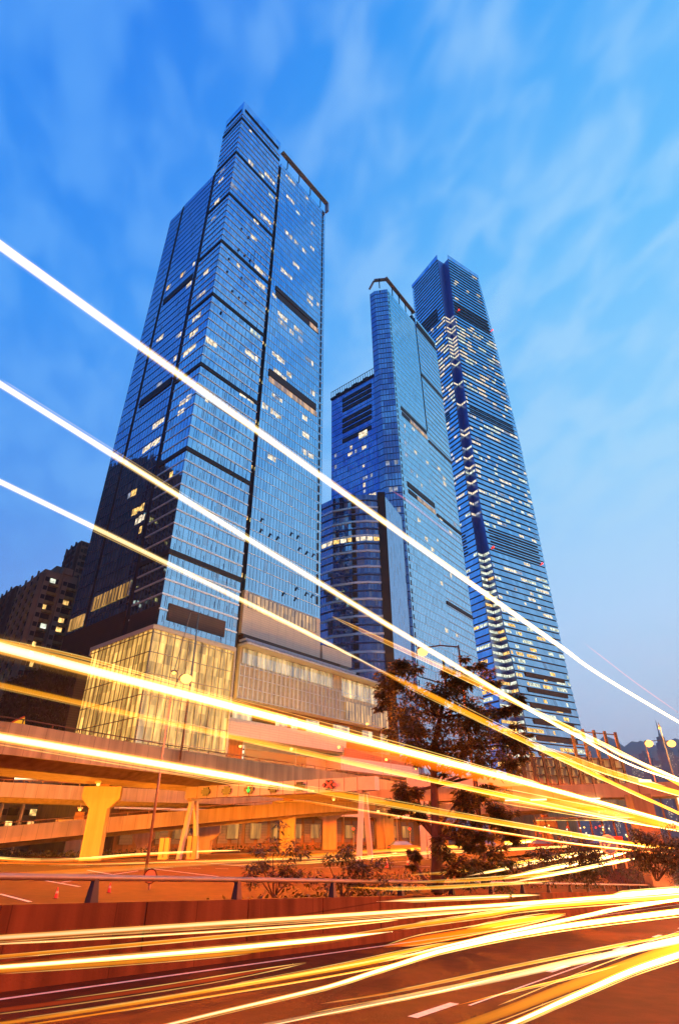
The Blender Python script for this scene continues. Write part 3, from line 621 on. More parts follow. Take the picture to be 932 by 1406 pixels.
for k in range(NI):
    z0 = 22+k*FLI; z1 = z0+FLI; zg = z1-.65
    a0, a1 = xl(z0), xl(z1); b0, b1 = xrr(z0), xrr(z1); w0, w1 = wn(z0), wn(z1)
    top = z1 > 474
    # shingled panels: each floor's glass leans out over the dark slot below it
    gl.quad((a0-.0, -.55, z0), (b0, -.55, z0), (b1, 0, zg), (a1, 0, zg))
    lo, hi = (YB-w0*.0, YB+38+0), (YB, YB+38)
    gl.quad((a0-w0-.55, YB+38, z0), (a0-w0-.55, YB, z0), (a1-w1, YB, zg), (a1-w1, YB+38, zg))
    gp.box(min(a0, a1)+.3, max(b0, b1)-.2, .05, 30, zg-.2, z1+.35)
    gp.box(min(a0-w0, a1-w1)+.3, a0-w0+20, YB+.2, YB+38, zg-.2, z1+.35)
    nv.quad((a0-w0, YB, z0), (a0, YB, z0), (a1, YB, z1), (a1-w1, YB, z1)); nv.quad((a0, YB, z0), (a0, -.3, z0), (a1, -.3, z1), (a1, YB, z1))
    ismech = any(m0 <= z0 <= m1 for m0, m1 in mech)
    if ismech:
        lou.box(a0+(3 if z0 < 300 else 1), b0-5, -.62, -.05, z0+1.0, z0+2.3); lou.box(a0-w0-.62, a0-w0, YB+8, YB+36, z0+1.0, z0+2.3); continue
    if 397 < z0: dens = .03
    elif z0 > 300: dens = .34
    elif z0 > 190: dens = .26
    elif z0 > 120: dens = .22
    else: dens = .34
    for face in (0, 1):
        s0, s1 = (a0+.5, b0-.5) if face == 0 else (YB+.4, YB+37.5)
        s = s0; on = False; run = 0; bias = rng.uniform(.35, 1.9)
        while s < s1-1:
            w = rng.choice((1.5, 3, 3, 4.5, 6, 9)); near = 1.5 if (s-s0 < 9 and z0 > 300) else 1.0
            if rng.random() < dens*bias*near*.75:
                e = min(s+w, s1); lits.append((face, s, e, z0, z0 > 100)); s = e+.6
            else: s += w*.9
    # notch lights
    if rng.random() < (.06 if z0 > 397 else .8 if z0 > 330 else .97 if z0 < 165 else .45):
        lits.append((2, a0-w0+.5, a0-.4, z0, True)); 
        lits.append((3, .3, YB-.5, z0, True))
gl.build('glass_band', M['glassI'], TI, kind='stuff'); gp.build('dark_floor_slot', M['dark'], TI, kind='stuff'); nv.build('corner_notch', M['navy'], TI)
lou.build('louvre_band', M['dark'], TI, kind='stuff')
# crown: slanting glass screens rising to the two prongs
MB().quad((0, -.2, 484), (40, -.2, 484), (40, -.2, 480), (0, -.2, 480)).build('crown_screen', M['glassI'], TI)
zt = 22+NI*FLI
MB().hexa([(xl(zt), -.3, zt), (40.2, -.3, zt), (40.2, .4, zt), (xl(zt), .4, zt)], [(-.2, -.4, 486.2), (40.4, -.4, 484.5), (40.4, .2, 484.5), (.6, .2, 486.2)]).build('crown_screen', M['glassI'], TI)
MB().hexa([(-8.6, YB, zt), (-8.6, YB+38, zt), (-8, YB+38, zt), (-8, YB, zt)], [(-8.7, YB-.4, 486.2), (-8.7, YB+38, 484), (-8.1, YB+38, 484), (-8.1, YB-.2, 486.2)]).build('crown_screen', M['glassI'], TI)
def lit_box(f, s, e, z):
    zz, zh = z+.75, z+2.9
    zh -= .5 if f >= 2 else 0; t = lambda q: (q-z)/(FLI-.65)
    if f == 0:
        y0 = -.55+.55*t(zz)-.06; y1 = -.55+.55*t(zh)-.06
        return [(s, y0, zz), (e, y0, zz), (e, y0+.1, zz), (s, y0+.1, zz)], [(s, y1, zh), (e, y1, zh), (e, y1+.1, zh), (s, y1+.1, zh)]
    if f == 1:
        def X(q): a = xl(z)-wn(z)-.55; b = xl(z+FLI)-wn(z+FLI); return a+(b-a)*t(q)-.06
        x0, x1 = X(zz), X(zh)
        return [(x0, s, zz), (x0, e, zz), (x0+.1, e, zz), (x0+.1, s, zz)], [(x1, s, zh), (x1, e, zh), (x1+.1, e, zh), (x1+.1, s, zh)]
    if f == 2:
        s0, e0 = xl(zz)-wn(zz)+.4, xl(zz)-.3
        return [(s0, YB-.2, zz), (e0, YB-.2, zz), (e0, YB-.1, zz), (s0, YB-.1, zz)], [(s0, YB-.2, zh), (e0, YB-.2, zh), (e0, YB-.1, zh), (s0, YB-.1, zh)]
    x0 = xl(zz)-.2; x1 = xl(zh)-.2
    return [(x0, s, zz), (x0, e, zz), (x0+.1, e, zz), (x0+.1, s, zz)], [(x1, s, zh), (x1, e, zh), (x1+.1, e, zh), (x1+.1, s, zh)]
order = sorted(range(len(lits)), key=lambda i: -((lits[i][2]-lits[i][1])*(1.0 if lits[i][0] == 0 else .7)))
big = set(order[:98]); rest = {m: MB() for m in ('winW', 'winC', 'winY', 'winD')}
for i, (f, s, e, z, _) in enumerate(lits):
    r = rng.random()
    if f >= 2 and z < 165: m = 'winC' if r < .7 else 'winY'
    elif z < 118: m = 'winY' if r < .45 else 'winC'
    else: m = 'winW' if r < .55 else 'winC' if r < .88 else 'winD'
    lo, hi = lit_box(f, s, e, z)
    if i in big: MB().hexa(lo, hi).build('lit_window', M[m], TI)
    else: rest[m].hexa(lo, hi)
for m, mb in rest.items(): mb.build('small_lit_window', M[m], TI, kind='stuff')
MB().box(-2, 47, -2.0, -.6, 22, 24).box(0, 30, 2, 30, 0, 30).build('base', M['conc'], TI)
mb = MB()
for z in (88, 79, 70, 61, 52, 44): mb.box(6, 42, -.75, -.4, z-2.6, z)
mb.build('timber_louvre', M['rust'], TI)
for x, z in ((xl(170)+4, 169), (44, 169), (2, 408), (44, 408)): 
    MB().ball((x, -1.0, z), .7, 6).build('beacon', M['redl'], TI)
# ================================================================== ROAD SLOPE AND GROUND
KS = .054; AR = math.radians(34.6)
U = Vector((math.sin(AR), math.cos(AR), 0)); NL = Vector((-U.y, U.x, 0))
def zr(s): return -KS*max(-90, min(s, 115))
def W(s, d, z): p = U*s+NL*d; return Vector((p.x, p.y, z))
def road_pt(px, py, h):    # pixel -> point h above the sloping carriageway
    r = ray(px, py); t = (h-H)/(r.z+KS*(r.dot(U))); return r*t+Vector((0, 0, H))
def lane_pt(px, py, d):    # pixel -> point on the upright plane d metres left of the camera, along the road
    r = ray(px, py); return r*(d/r.dot(NL))+Vector((0, 0, H))
def sd(p): return p.dot(U), p.dot(NL)
def gz(s, d):
    road = zr(s)-.03
    if s < -90: road = zr(s)-.03
    if d <= 11.0:
        if d < -9: return road+min(.12, .12)
        return road
    wt = zr(s)+1.0
    if wt > 0: return 0.0
    return min(0.0, wt+max(0, d-11.3)*.75)
ss = [-4000, -1500, -500, -200, -90]+[x for x in range(-60, 120, 5)]+[130, 160, 200, 260, 400, 700, 1500, 3500, 9000]
ds = [-6000, -2000, -600, -150, -40, -15, -9.02, -9, -4, 0, 5, 10.98, 11.02, 11.31, 12, 12.8, 13.6, 14.5, 15.5, 17, 20, 25, 35, 60, 120, 300, 900, 3000, 8000]
g = MB()
for s in ss:
    for d in ds:
        z = gz(s, d)
        if s > 160: z = z*max(0, 1-(s-160)/240)
        g.v.append(tuple(W(s, d, z)))
nd = len(ds)
for i in range(len(ss)-1):
    for j in range(nd-1): g.f.append((i*nd+j, (i+1)*nd+j, (i+1)*nd+j+1, i*nd+j+1))
g.f = [tuple(reversed(f)) if False else f for f in g.f]
tag(g.build('ground', M['ground'], None), 'dark ground around the roads and under the viaducts', kind='structure')
def strip(name, s0, s1, d0, d1, zoff, mat, step=4, base=None, parent=None):
    mb = MB(); n = max(1, int((s1-s0)/step))
    for i in range(n):
        a, b = s0+(s1-s0)*i/n, s0+(s1-s0)*(i+1)/n
        za, zb = (zr(a), zr(b)) if base is None else (base, base)
        mb.quad(W(a, d0, za+zoff), W(b, d0, zb+zoff), W(b, d1, zb+zoff), W(a, d1, za+zoff))
    return mb
tag(strip('', -88, 114, -9, 10.98, 0, None).build('road', M['asph']), 'sloping near carriageway with lane markings', kind='structure')
mk = MB()
def mark(s0, s1, d, w, mb, zo=.005):
    n = max(1, int((s1-s0)/5))
    for i in range(n):
        a, b = s0+(s1-s0)*i/n, s0+(s1-s0)*(i+1)/n
        mb.quad(W(a, d-w/2, zr(a)+zo), W(b, d-w/2, zr(b)+zo), W(b, d+w/2, zr(b)+zo), W(a, d+w/2, zr(a)+zo))
mark(-60, 110, 10.35, .11, mk); mark(-60, 110, -5.2, .12, mk)
for i in range(-6, 14): mark(9.2+i*6.2, 10.6+i*6.2, 5.15, .16, mk)
mark(10.6, 110, 4.9, .05, mk)
tag(mk.build('lane_marking', M['paint']), 'pale lane markings painted on the near carriageway', kind='structure')
# kerb and footway on the near side
kb = MB()
for i in range(-15, 22):
    a, b = i*5, (i+1)*5
    kb.hexa([W(a, -9.3, zr(a)-.1), W(b, -9.3, zr(b)-.1), W(b, -9, zr(b)-.1), W(a, -9, zr(a)-.1)], [W(a, -9.3, zr(a)+.13), W(b, -9.3, zr(b)+.13), W(b, -9, zr(b)+.13), W(a, -9, zr(a)+.13)])
tag(kb.build('kerb', M['conc']), 'concrete kerb on the near side of the carriageway', kind='structure')
# junction beyond the parapet
far = MB(); far.quad((-140, 14, .004+.0), (14, 14, .004), (62, 60, .004), (140, 150, .004), (-20, 150, .004), (-170, 90, .004))
pts = [at_z(-60, 1226, .01), at_z(520, 1226, .01), at_z(800, 1212, .01), at_z(990, 1186, .01), at_z(960, 1163, .01), at_z(700, 1161, .01), at_z(330, 1162, .01), at_z(-120, 1172, .01)]
far = MB()
cen = Vector((5, 45, .01))
A = [W(s, 14.6, .01) for s in (-60, -20, 0, 10, 18)]+[W(26, 17.5, .01), W(40, 20, .01), W(60, 24, .01), W(90, 28, .01)]
B = [Vector((-190, 60, .01)), Vector((-140, 70, .01)), Vector((-100, 78, .01)), Vector((-60, 88, .01)), Vector((-20, 100, .01)), Vector((5, 118, .01)), Vector((30, 124, .01)), Vector((70, 122, .01)), Vector((110, 120, .01))]
for i in range(8): far.quad(A[i], A[i+1], B[i+1], B[i])
tag(far.build('junction', M['asph']), 'wide road junction beyond the parapet', kind='structure')
jm = MB()
def gline(p, q, w=.14, z=.016):
    a, b = at_z(*p, 0), at_z(*q, 0); d = (b-a); n = Vector((-d.y, d.x, 0)).normalized()*w/2
    jm.quad(*[Vector((v.x, v.y, z)) for v in (a-n, b-n, b+n, a+n)])
for p, q in [((0,1228),(42,1239)),((20,1202),(110,1218)),((120,1195),(180,1206)),((85,1212),(190,1196)),((200,1192),(300,1204)),((230,1180),(340,1190)),((290,1186),(470,1178)),((520,1186),(590,1180)),((430,1192),(590,1190)),((180,1180),(270,1176)),((620,1190),(700,1180)),((5,1186),(100,1182))]: gline(p, q)
for i in range(9): gline((30+i*38, 1188+i*.7), (48+i*38, 1188.4+i*.7), .1)
tag(jm.build('junction_marking', M['paint']), 'pale lines painted across the junction', kind='structure')
isl = MB()
ip = [at_z(-60, 1176, 0), at_z(120, 1180, 0), at_z(300, 1170, 0), at_z(470, 1166, 0), at_z(560, 1163, 0)]
for a, b in zip(ip, ip[1:]):
    d = (b-a).normalized(); n = Vector((-d.y, d.x, 0))*3.2
    isl.hexa([Vector((a.x,a.y,0)), Vector((b.x,b.y,0)), b+n, a+n], [Vector((v.x, v.y, .14)) for v in (a, b, b+n, a+n)])
tag(isl.build('traffic_island', M['concd']), 'raised planted island under the viaducts', kind='structure')
isl_pts = ip
mb = MB(); rng = random.Random(21)
for i in range(2300):
    t = rng.random()*3.98; a, b = ip[int(t)], ip[int(t)+1]; p = a.lerp(b, t-int(t)); d = (b-a).normalized(); n = Vector((-d.y, d.x, 0))
    c = p+n*rng.uniform(.3, 3)+Vector((0, 0, .14+rng.random()**2*.7)); r = rng.uniform(.12, .34)
    u = Vector((rng.uniform(-1, 1), rng.uniform(-1, 1), rng.uniform(-.2, 1))).normalized()*r; v = u.cross(Vector((rng.random(), rng.random(), rng.random()))).normalized()*r*.45
    mb.quad(c-u, c+v, c+u, c-v)
tag(mb.build('ground_cover', M['leafd']), 'low planting along the island under the viaducts', kind='stuff')
mb = MB()
for i in range(9000):   # verge behind the parapet
    s = rng.uniform(-20, 90); d = 11.6+rng.random()*(2.6 if s < 22 else 6); z = gz(s, d)
    c = W(s, d, z+rng.random()**2*.3); r = rng.uniform(.04, .12)
    u = Vector((rng.uniform(-1, 1), rng.uniform(-1, 1), rng.uniform(0, 1))).normalized()*r; v = u.cross(Vector((rng.random(), rng.random(), rng.random()))).normalized()*r*.4
    mb.quad(c-u, c+v, c+u, c-v)
tag(mb.build('verge_plants', M['leafd']), 'low plants on the verge behind the parapet', kind='stuff')
# ------------------------------------------------------------------ parapet wall and rail
PW = thing('parapet_wall', 'long concrete roadside parapet with panel joints beside the near carriageway', 'wall')
mb = MB(); jt = MB(); s = -60.0
while s < 112:
    a, b = s+.02, s+2.98
    mb.hexa([W(a, 10.98, zr(a)-.2), W(b, 10.98, zr(b)-.2), W(b, 11.34, zr(b)-.2), W(a, 11.34, zr(a)-.2)], [W(a, 11.0, zr(a)+1.13), W(b, 11.0, zr(b)+1.13), W(b, 11.28, zr(b)+1.13), W(a, 11.28, zr(a)+1.13)])
    jt.hexa([W(a-.04, 11.02, zr(a)-.2), W(a, 11.02, zr(a)-.2), W(a, 11.27, zr(a)-.2), W(a-.04, 11.27, zr(a)-.2)], [W(a-.04, 11.03, zr(a)+1.11), W(a, 11.03, zr(a)+1.11), W(a, 11.27, zr(a)+1.11), W(a-.04, 11.27, zr(a)+1.11)])
    s += 3.0
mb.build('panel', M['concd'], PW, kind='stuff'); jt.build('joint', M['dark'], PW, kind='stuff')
mb = MB(); 
for s in range(-60, 112, 4): mb.hexa([W(s, 10.90, zr(s)-.1), W(s+4, 10.90, zr(s+4)-.1), W(s+4, 10.98, zr(s+4)-.1), W(s, 10.98, zr(s)-.1)], [W(s, 10.93, zr(s)+.34), W(s+4, 10.93, zr(s+4)+.34), W(s+4, 11.0, zr(s+4)+.34), W(s, 11.0, zr(s)+.34)])
mb.build('plinth', M['concd'], PW)
RL = thing('guard_rail', 'long metal hand rail on stout brackets along the top of the parapet', 'railing')
MB().tube([W(s, 11.14, zr(s)+1.52) for s in range(-60, 112, 4)], .055, 10).build('top_rail', M['steel'], RL, smooth=True)
for i in range(-6, 24):
    s = 7.8+i*3.93; z = zr(s)+1.12
    mb = MB(); mb.hexa([W(s-.09, 11.05, z), W(s+.09, 11.05, z), W(s+.09, 11.24, z), W(s-.09, 11.24, z)], [W(s-.045, 11.09, z+.38), W(s+.045, 11.09, z+.38), W(s+.045, 11.19, z+.38), W(s-.045, 11.19, z+.38)])
    mb.box(0, 0, 0, 0, 0, 0) if False else None
    mb.build('rail_post', M['black'], RL)
# ------------------------------------------------------------------ viaducts
def ribbon(name, label, near, width, z0, z1, side=1, thick=1.3, par=.9):
    """elevated road: near edge polyline (x, y, z of soffit edge); deck runs back by width"""
    t = thing(name, label, 'viaduct')
    pts = [Vector(p) for p in near]; nrm = []
    for i in range(len(pts)):
        d = (pts[min(i+1, len(pts)-1)]-pts[max(i-1, 0)]); d.z = 0; d.normalize(); nrm.append(Vector((-d.y, d.x, 0))*side)
    dk = MB(); pr = MB(); rl = MB(); sf = MB()
    for i in range(len(pts)-1):
        a, b, na, nb = pts[i], pts[i+1], nrm[i], nrm[i+1]; Z = Vector((0, 0, 1))
        # fascia parapet near / far
        for off in (0, width-.3):
            pr.hexa([a+na*off, b+nb*off, b+nb*(off+.3), a+na*(off+.3)], [a+na*off+Z*(thick+par), b+nb*off+Z*(thick+par), b+nb*(off+.3)+Z*(thick+par), a+na*(off+.3)+Z*(thick+par)])
        dk.hexa([a+na*.3+Z*(thick-.35), b+nb*.3+Z*(thick-.35), b+nb*(width-.3)+Z*(thick-.35), a+na*(width-.3)+Z*(thick-.35)], [a+na*.3+Z*thick, b+nb*.3+Z*thick, b+nb*(width-.3)+Z*thick, a+na*(width-.3)+Z*thick])
        w1 = width*.22
        sf.hexa([a+na*(w1+1)-Z*.5, b+nb*(w1+1)-Z*.5, b+nb*(width-w1-1)-Z*.5, a+na*(width-w1-1)-Z*.5], [a+na*.32+Z*(thick-.36), b+nb*.32+Z*(thick-.36), b+nb*(width-.32)+Z*(thick-.36), a+na*(width-.32)+Z*(thick-.36)])
        rl.beam(a+na*.15+Z*(thick+par+.35), b+nb*.15+Z*(thick+par+.35), .08, .08)
        n = max(1, int((b-a).length/2.5))
        for k in range(n): p = a.lerp(b, k/n)+na*.15+Z*(thick+par); rl.box(p.x-.04, p.x+.04, p.y-.04, p.y+.04, p.z, p.z+.35)
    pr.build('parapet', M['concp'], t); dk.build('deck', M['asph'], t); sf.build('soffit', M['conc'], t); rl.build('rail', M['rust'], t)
    return t
VA = ribbon('viaduct', 'highest concrete viaduct sweeping from the left edge past the glowing glass box', [(-60, 12, 7.4), (-40, 28, 7.45), (-25.3, 46.5, 7.5), (-17.6, 60.8, 7.5), (-12.8, 67.8, 7.5), (-3.4, 80.5, 7.5), (5.2, 94, 7.5), (18, 116, 7.5), (40, 160, 7.5)], 15.0, 0, 0, thick=1.2, par=1.1)
def vb(px, pyb, Y): p = at_y(px, pyb, Y); return (p.x, p.y, p.z)
VB = ribbon('viaduct', 'middle concrete viaduct seen behind the capital of the nearest pier', [vb(-160, 1082, 78), vb(0, 1094, 84), vb(130, 1099, 92), vb(263, 1103, 100), vb(360, 1106, 112), vb(470, 1111, 130), vb(560, 1112, 150)], 8.0, 0, 0, thick=.9, par=.9)
VC = ribbon('viaduct', 'lowest ramp rising to the right behind the nearest pier', [vb(-140, 1167, 70), vb(0, 1158, 74), vb(110, 1147, 78), vb(230, 1135, 84), vb(350, 1124, 90), vb(440, 1116, 98), vb(515, 1112, 108)], 7.0, 0, 0, thick=.7, par=1.0)
def pier(x, y, rz, w, dpt, zt, label, capw=None):
    t = thing('bridge_pier', label, 'bridge pier', (x, y, 0), rz, 'concrete piers under the viaducts')
    capw = capw or w*1.9
    sh = MB(); c = .18
    poly = [(-w/2+c, -dpt/2), (w/2-c, -dpt/2), (w/2, -dpt/2+c), (w/2, dpt/2-c), (w/2-c, dpt/2), (-w/2+c, dpt/2), (-w/2, dpt/2-c), (-w/2, -dpt/2+c)]
    sh.prism(poly, -.2, zt-2.4); sh.build('shaft', M['conc'], t)
    cp_ = MB(); cp_.hexa([(-w/2, -dpt/2, zt-2.4), (w/2, -dpt/2, zt-2.4), (w/2, dpt/2, zt-2.4), (-w/2, dpt/2, zt-2.4)], [(-capw/2, -dpt/2-.12, zt-1.5), (capw/2, -dpt/2-.12, zt-1.5), (capw/2, dpt/2+.12, zt-1.5), (-capw/2, dpt/2+.12, zt-1.5)])
    cp_.box(-capw/2, capw/2, -dpt/2-.12, dpt/2+.12, zt-1.5, zt-.35); cp_.build('capital', M['conc'], t)
    MB().box(-w*.3, w*.3, -dpt*.3, dpt*.3, zt-.35, zt+.6).build('bearing', M['concd'], t)
    return t
pier(-25.9, 67.2, .25, 2.0, 2.0, 7.15, 'nearest pale concrete pier with a wide square capital at left')
pier(-8.4, 98, .1, 2.5, 2.2, 7.3, 'brightly lit concrete pier behind the lane signal gantry')
pier(-2.6, 128, .1, 3.0, 2.4, 7.6, 'shaded concrete pier just right of the brightly lit one')
pier(at_y(528, 1160, 140).x, 140, .1, 4.0, 3, 8, 'concrete pier left of the tall tree trunk')
pier(at_y(185, 1128, 92).x-8, 92, .1, 2.2, 2, 4.8, 'low pier under the middle viaduct at far left', 6)
pier(at_y(283, 1140, 100).x, 100, .1, 2.2, 2, 4.2, 'short pier under the ramp right of the first gantry leg', 4.5)
pier(at_y(398-210, 1140, 96).x, 100, .1, 1.6, 2, 3.6, 'short pier under the ramp behind the thin lamp pole', 3)
# ------------------------------------------------------------------ lane signal gantry
GA, GB = Vector((-17.2, 70.4, 0)), Vector((3.0, 59.5, 0))
gd = (GB-GA).normalized(); gn = Vector((-gd.y, gd.x, 0))
if gn.y > 0: gn = -gn
GT = thing('signal_gantry', 'long white lane signal gantry on splayed legs under the viaduct', 'gantry')
Z = Vector((0, 0, 1))
def GP(t, o, z): return GA.lerp(GB, t)+gn*o+Z*z
zb, ztp = 5.75, 6.95
mb = MB(); mb.hexa([GP(-.01,-.5,zb), GP(1.02,-.5,zb), GP(1.02,.5,zb), GP(-.01,.5,zb)], [GP(-.01,-.5,ztp), GP(1.02,-.5,ztp), GP(1.02,.5,ztp), GP(-.01,.5,ztp)]); beam_ = mb.build('box_beam', M['white'], GT)
mb = MB()
for i in range(1, 16): mb.hexa([GP(i/16,.5,zb), GP(i/16+.002,.5,zb), GP(i/16+.002,.515,zb), GP(i/16,.515,zb)], [GP(i/16,.5,ztp), GP(i/16+.002,.5,ztp), GP(i/16+.002,.515,ztp), GP(i/16,.515,ztp)])
mb.build('beam_joint', M['concd'], beam_)
for t in (.03, .955):
    for o in (-1.5, 1.5): MB().beam(GP(t+(.006 if o > 0 else -.006), o, 0), GP(t, o*.2, zb), .42, .42).build('leg', M['white'], GT)
    MB().beam(GP(t, 0, zb-.1)-gn*.8, GP(t, 0, zb-.1)+gn*.8, .5, .3).build('leg_head', M['steel'], GT)
def signal(px, kind):
    # t along beam for pixel column
    best = min(range(200), key=lambda k: abs(math.degrees(math.atan2(GP(k/199,.5,0).x, GP(k/199,.5,0).y))-math.degrees(azr(px, 1087)))); t = best/199
    zc = 6.38; w = .62/ (GB-GA).length
    b = MB(); b.hexa([GP(t-w*.6,.52,zc-.42), GP(t+w*.6,.52,zc-.42), GP(t+w*.6,.66,zc-.42), GP(t-w*.6,.66,zc-.42)], [GP(t-w*.6,.52,zc+.42), GP(t+w*.6,.52,zc+.42), GP(t+w*.6,.66,zc+.42), GP(t-w*.6,.66,zc+.42)])
    b.hexa([GP(t-w,.52,zc-.2), GP(t+w,.52,zc-.2), GP(t+w,.655,zc-.2), GP(t-w,.655,zc-.2)], [GP(t-w,.52,zc+.2), GP(t+w,.52,zc+.2), GP(t+w,.655,zc+.2), GP(t-w,.655,zc+.2)])
    o = b.build('lane_signal', M['black'], GT); ex = gd*1.0
    c = GP(t, .70, zc)
    if kind == 'down':
        m = MB(); m.beam(c+Z*.26, c-Z*.1, .09, .03, gn); m.beam(c-Z*.28, c-Z*.02-ex*.22, .09, .03, gn); m.beam(c-Z*.28, c-Z*.02+ex*.22, .09, .03, gn); m.build('green_arrow', M['greenl'], o)
    if kind == 'cross':
        m = MB(); m.beam(c+Z*.3-ex*.34, c-Z*.3+ex*.34, .12, .03, gn); m.beam(c+Z*.3+ex*.34, c-Z*.3-ex*.34, .12, .025, gn); m.build('red_cross', M['redl'], o)
        MB().ball(c+ex*.62, .13, 6).build('red_lamp', M['redl'], o); MB().ball(c-ex*.62, .13, 6).build('red_lamp', M['redl'], o)
for px, k in ((283, ''), (312, ''), (342, 'down'), (376, ''), (411, ''), (452, 'cross')): signal(px, k)
# second gantry legs seen behind the tree
G2 = thing('signal_gantry', 'distant white gantry leg pair behind the big tree trunk', 'gantry')
for a, b in ((582, 579), (592, 584)):
    p = at_y(a, 1182, 66); q = at_y(b, 1100, 66); MB().beam((p.x, 66, 0), (q.x, 66, q.z), .55, .55).build('leg', M['white'], G2)
p = at_y(560, 1100, 66); q = at_y(640, 1100, 66); MB().beam((p.x, 66, 7), (q.x+6, 66, 7), .9, 1.1).build('box_beam', M['white'], G2)
# ------------------------------------------------------------------ footbridge at right
FBR = thing('footbridge', 'long pale box girder footbridge crossing the right of the view', 'footbridge')
a, b = at_y(500, 1103, 72), at_y(955, 1099, 58)
pa, pb = Vector((a.x, 72, 5.4)), Vector((b.x+6, 57, 5.0)); fd_ = (pb-pa); fd_.z = 0; fd_.normalize(); fn = Vector((-fd_.y, fd_.x, 0))
MB().hexa([pa, pb, pb+fn*4, pa+fn*4], [pa+Z*1.25, pb+Z*1.25, pb+fn*4+Z*1.25, pa+fn*4+Z*1.25]).build('girder', M['concp'], FBR)
mb = MB(); mb.beam(pa+Z*1.3+fn*3.8, pb+Z*1.3+fn*3.8, .2, .3); mb.build('coping', M['white'], FBR)
px_ = at_z(918, 1181, 0); MB().box(px_.x-.9, px_.x+.9, px_.y+2, px_.y+3.6, -2, 5.2).build('pier', M['conc'], FBR)
for t in (.40, .47, .60): p = pa.lerp(pb, t)-Z*.1-fn*.2; MB().beam(p, p+fd_*1.6, .25, .12).build('strip_light', M['cool'], FBR)
# lower footbridge / curving ramp behind it
VD = ribbon('viaduct', 'curved pale slip road seen under the footbridge', [vb(560, 1118, 120), vb(660, 1118, 116), vb(740, 1112, 112), vb(800, 1108, 110), vb(860, 1106, 116)], 8, 0, 0, thick=.8, par=.9)
for px in (612, 690, 760): 
    p = at_y(px, 1140, 118); pier(p.x, 122, 0, 1.8, 1.6, 5.0, {612: 'slim pier under the curved slip road beside the tree', 690: 'slim pier under the middle of the curved slip road', 760: 'slim pier under the right end of the curved slip road'}[px], 3)
# ------------------------------------------------------------------ billboard frames
def billboard(label, pxa, pxb, Ya, Yb, ztop, zsheet, zbot, ncol, rows, tall):
    t = thing('billboard_frame', label, 'billboard'); A_, B_ = at_y(pxa, 1085, Ya), at_y(pxb, 1085, Yb)
    A_ = Vector((A_.x, Ya, 0)); B_ = Vector((B_.x, Yb, 0)); d = (B_-A_).normalized(); n = Vector((-d.y, d.x, 0))
    if n.y < 0: n = -n
    MB().hexa([A_+Z*zbot+n*.5, B_+Z*zbot+n*.5, B_+Z*zbot+n*.8, A_+Z*zbot+n*.8], [A_+Z*zsheet+n*.5, B_+Z*zsheet+n*.5, B_+Z*zsheet+n*.8, A_+Z*zsheet+n*.8]).build('sheet', M['board'], t)
    for i in range(ncol+1):
        p = A_.lerp(B_, i/ncol); zt_ = ztop if tall(i) else zsheet+.6
        MB().beam(p+Z*(zbot-.8)-n*.1, p+Z*zt_-n*.1, .34, .34).build('post', M['rust'], t)
    for j in range(rows): 
        z = zbot+(zsheet-zbot)*j/(rows-1); MB().beam(A_+Z*z+n*.2, B_+Z*z+n*.2, .16, .16).build('cross_bar', M['rust'], t)
    if ztop > zsheet+1.5:
        for z in (zsheet+(ztop-zsheet)*.45, ztop-.3): MB().beam(A_+Z*z+n*.2, B_+Z*z+n*.2, .13, .13).build('cross_bar', M['rust'], t)
    for i in range(ncol):
        p = A_.lerp(B_, (i+.5)/ncol)+n*.35; MB().beam(p+Z*zbot, p+Z*(zsheet+(1.0 if i % 2 else 0)), .12, .12).build('stud', M['rust'], t)
    return B_, n, t
p_, n_, t_ = billboard('taller rusty billboard frame with empty top rows and beige sheets', 800, 862, 84, 88, 15.2, 11.4, 7.0, 4, 5, lambda i: True)
MB().hexa([p_+Z*7+n_*.5, p_+Z*7+n_*.9+Vector((1.9, 1.5, 0)), p_+Z*7+n_*1.2+Vector((1.9, 1.5, 0)), p_+Z*7+n_*.8], [p_+Z*11.4+n_*.5, p_+Z*11.0+n_*.9+Vector((1.6, 1.5, 0)), p_+Z*11.0+n_*1.2+Vector((1.6, 1.5, 0)), p_+Z*11.4+n_*.8]).build('side_sheet', M['board'], t_)
billboard('lower rusty billboard frame with beige sheets next to the taller one', 736, 800, 80, 84, 11.6, 11.0, 6.8, 4, 5, lambda i: False)
billboard('leftmost rusty billboard frame partly behind the tree crown', 706, 736, 76, 79, 10.8, 10.4, 6.6, 2, 4, lambda i: False)
# ------------------------------------------------------------------ trees and shrubs
def leaves(mb, c, r, n, size, rng, flat=.75, droop=.35):
    for _ in range(n):
        d = Vector((rng.gauss(0, 1), rng.gauss(0, 1), rng.gauss(0, 1))).normalized(); q = c+Vector((d.x*r, d.y*r, d.z*r*flat))*(rng.random()**.45)
        ax = (Vector((d.x, d.y, -droop+rng.uniform(-.4, .5)))+Vector((rng.uniform(-.6, .6), rng.uniform(-.6, .6), 0))).normalized()
        sd_ = ax.cross(Vector((rng.uniform(-.4, .4), rng.uniform(-.4, .4), 1))).normalized(); s = size*rng.uniform(.6, 1.25); up = sd_.cross(ax)
        b = q; m = q+ax*s*.5+up*s*.06; e = q+ax*s
        n0 = len(mb.v); mb.v += [tuple(b), tuple(m-sd_*s*.21), tuple(e), tuple(m+sd_*s*.21)]; mb.f.append((n0, n0+1, n0+2, n0+3))
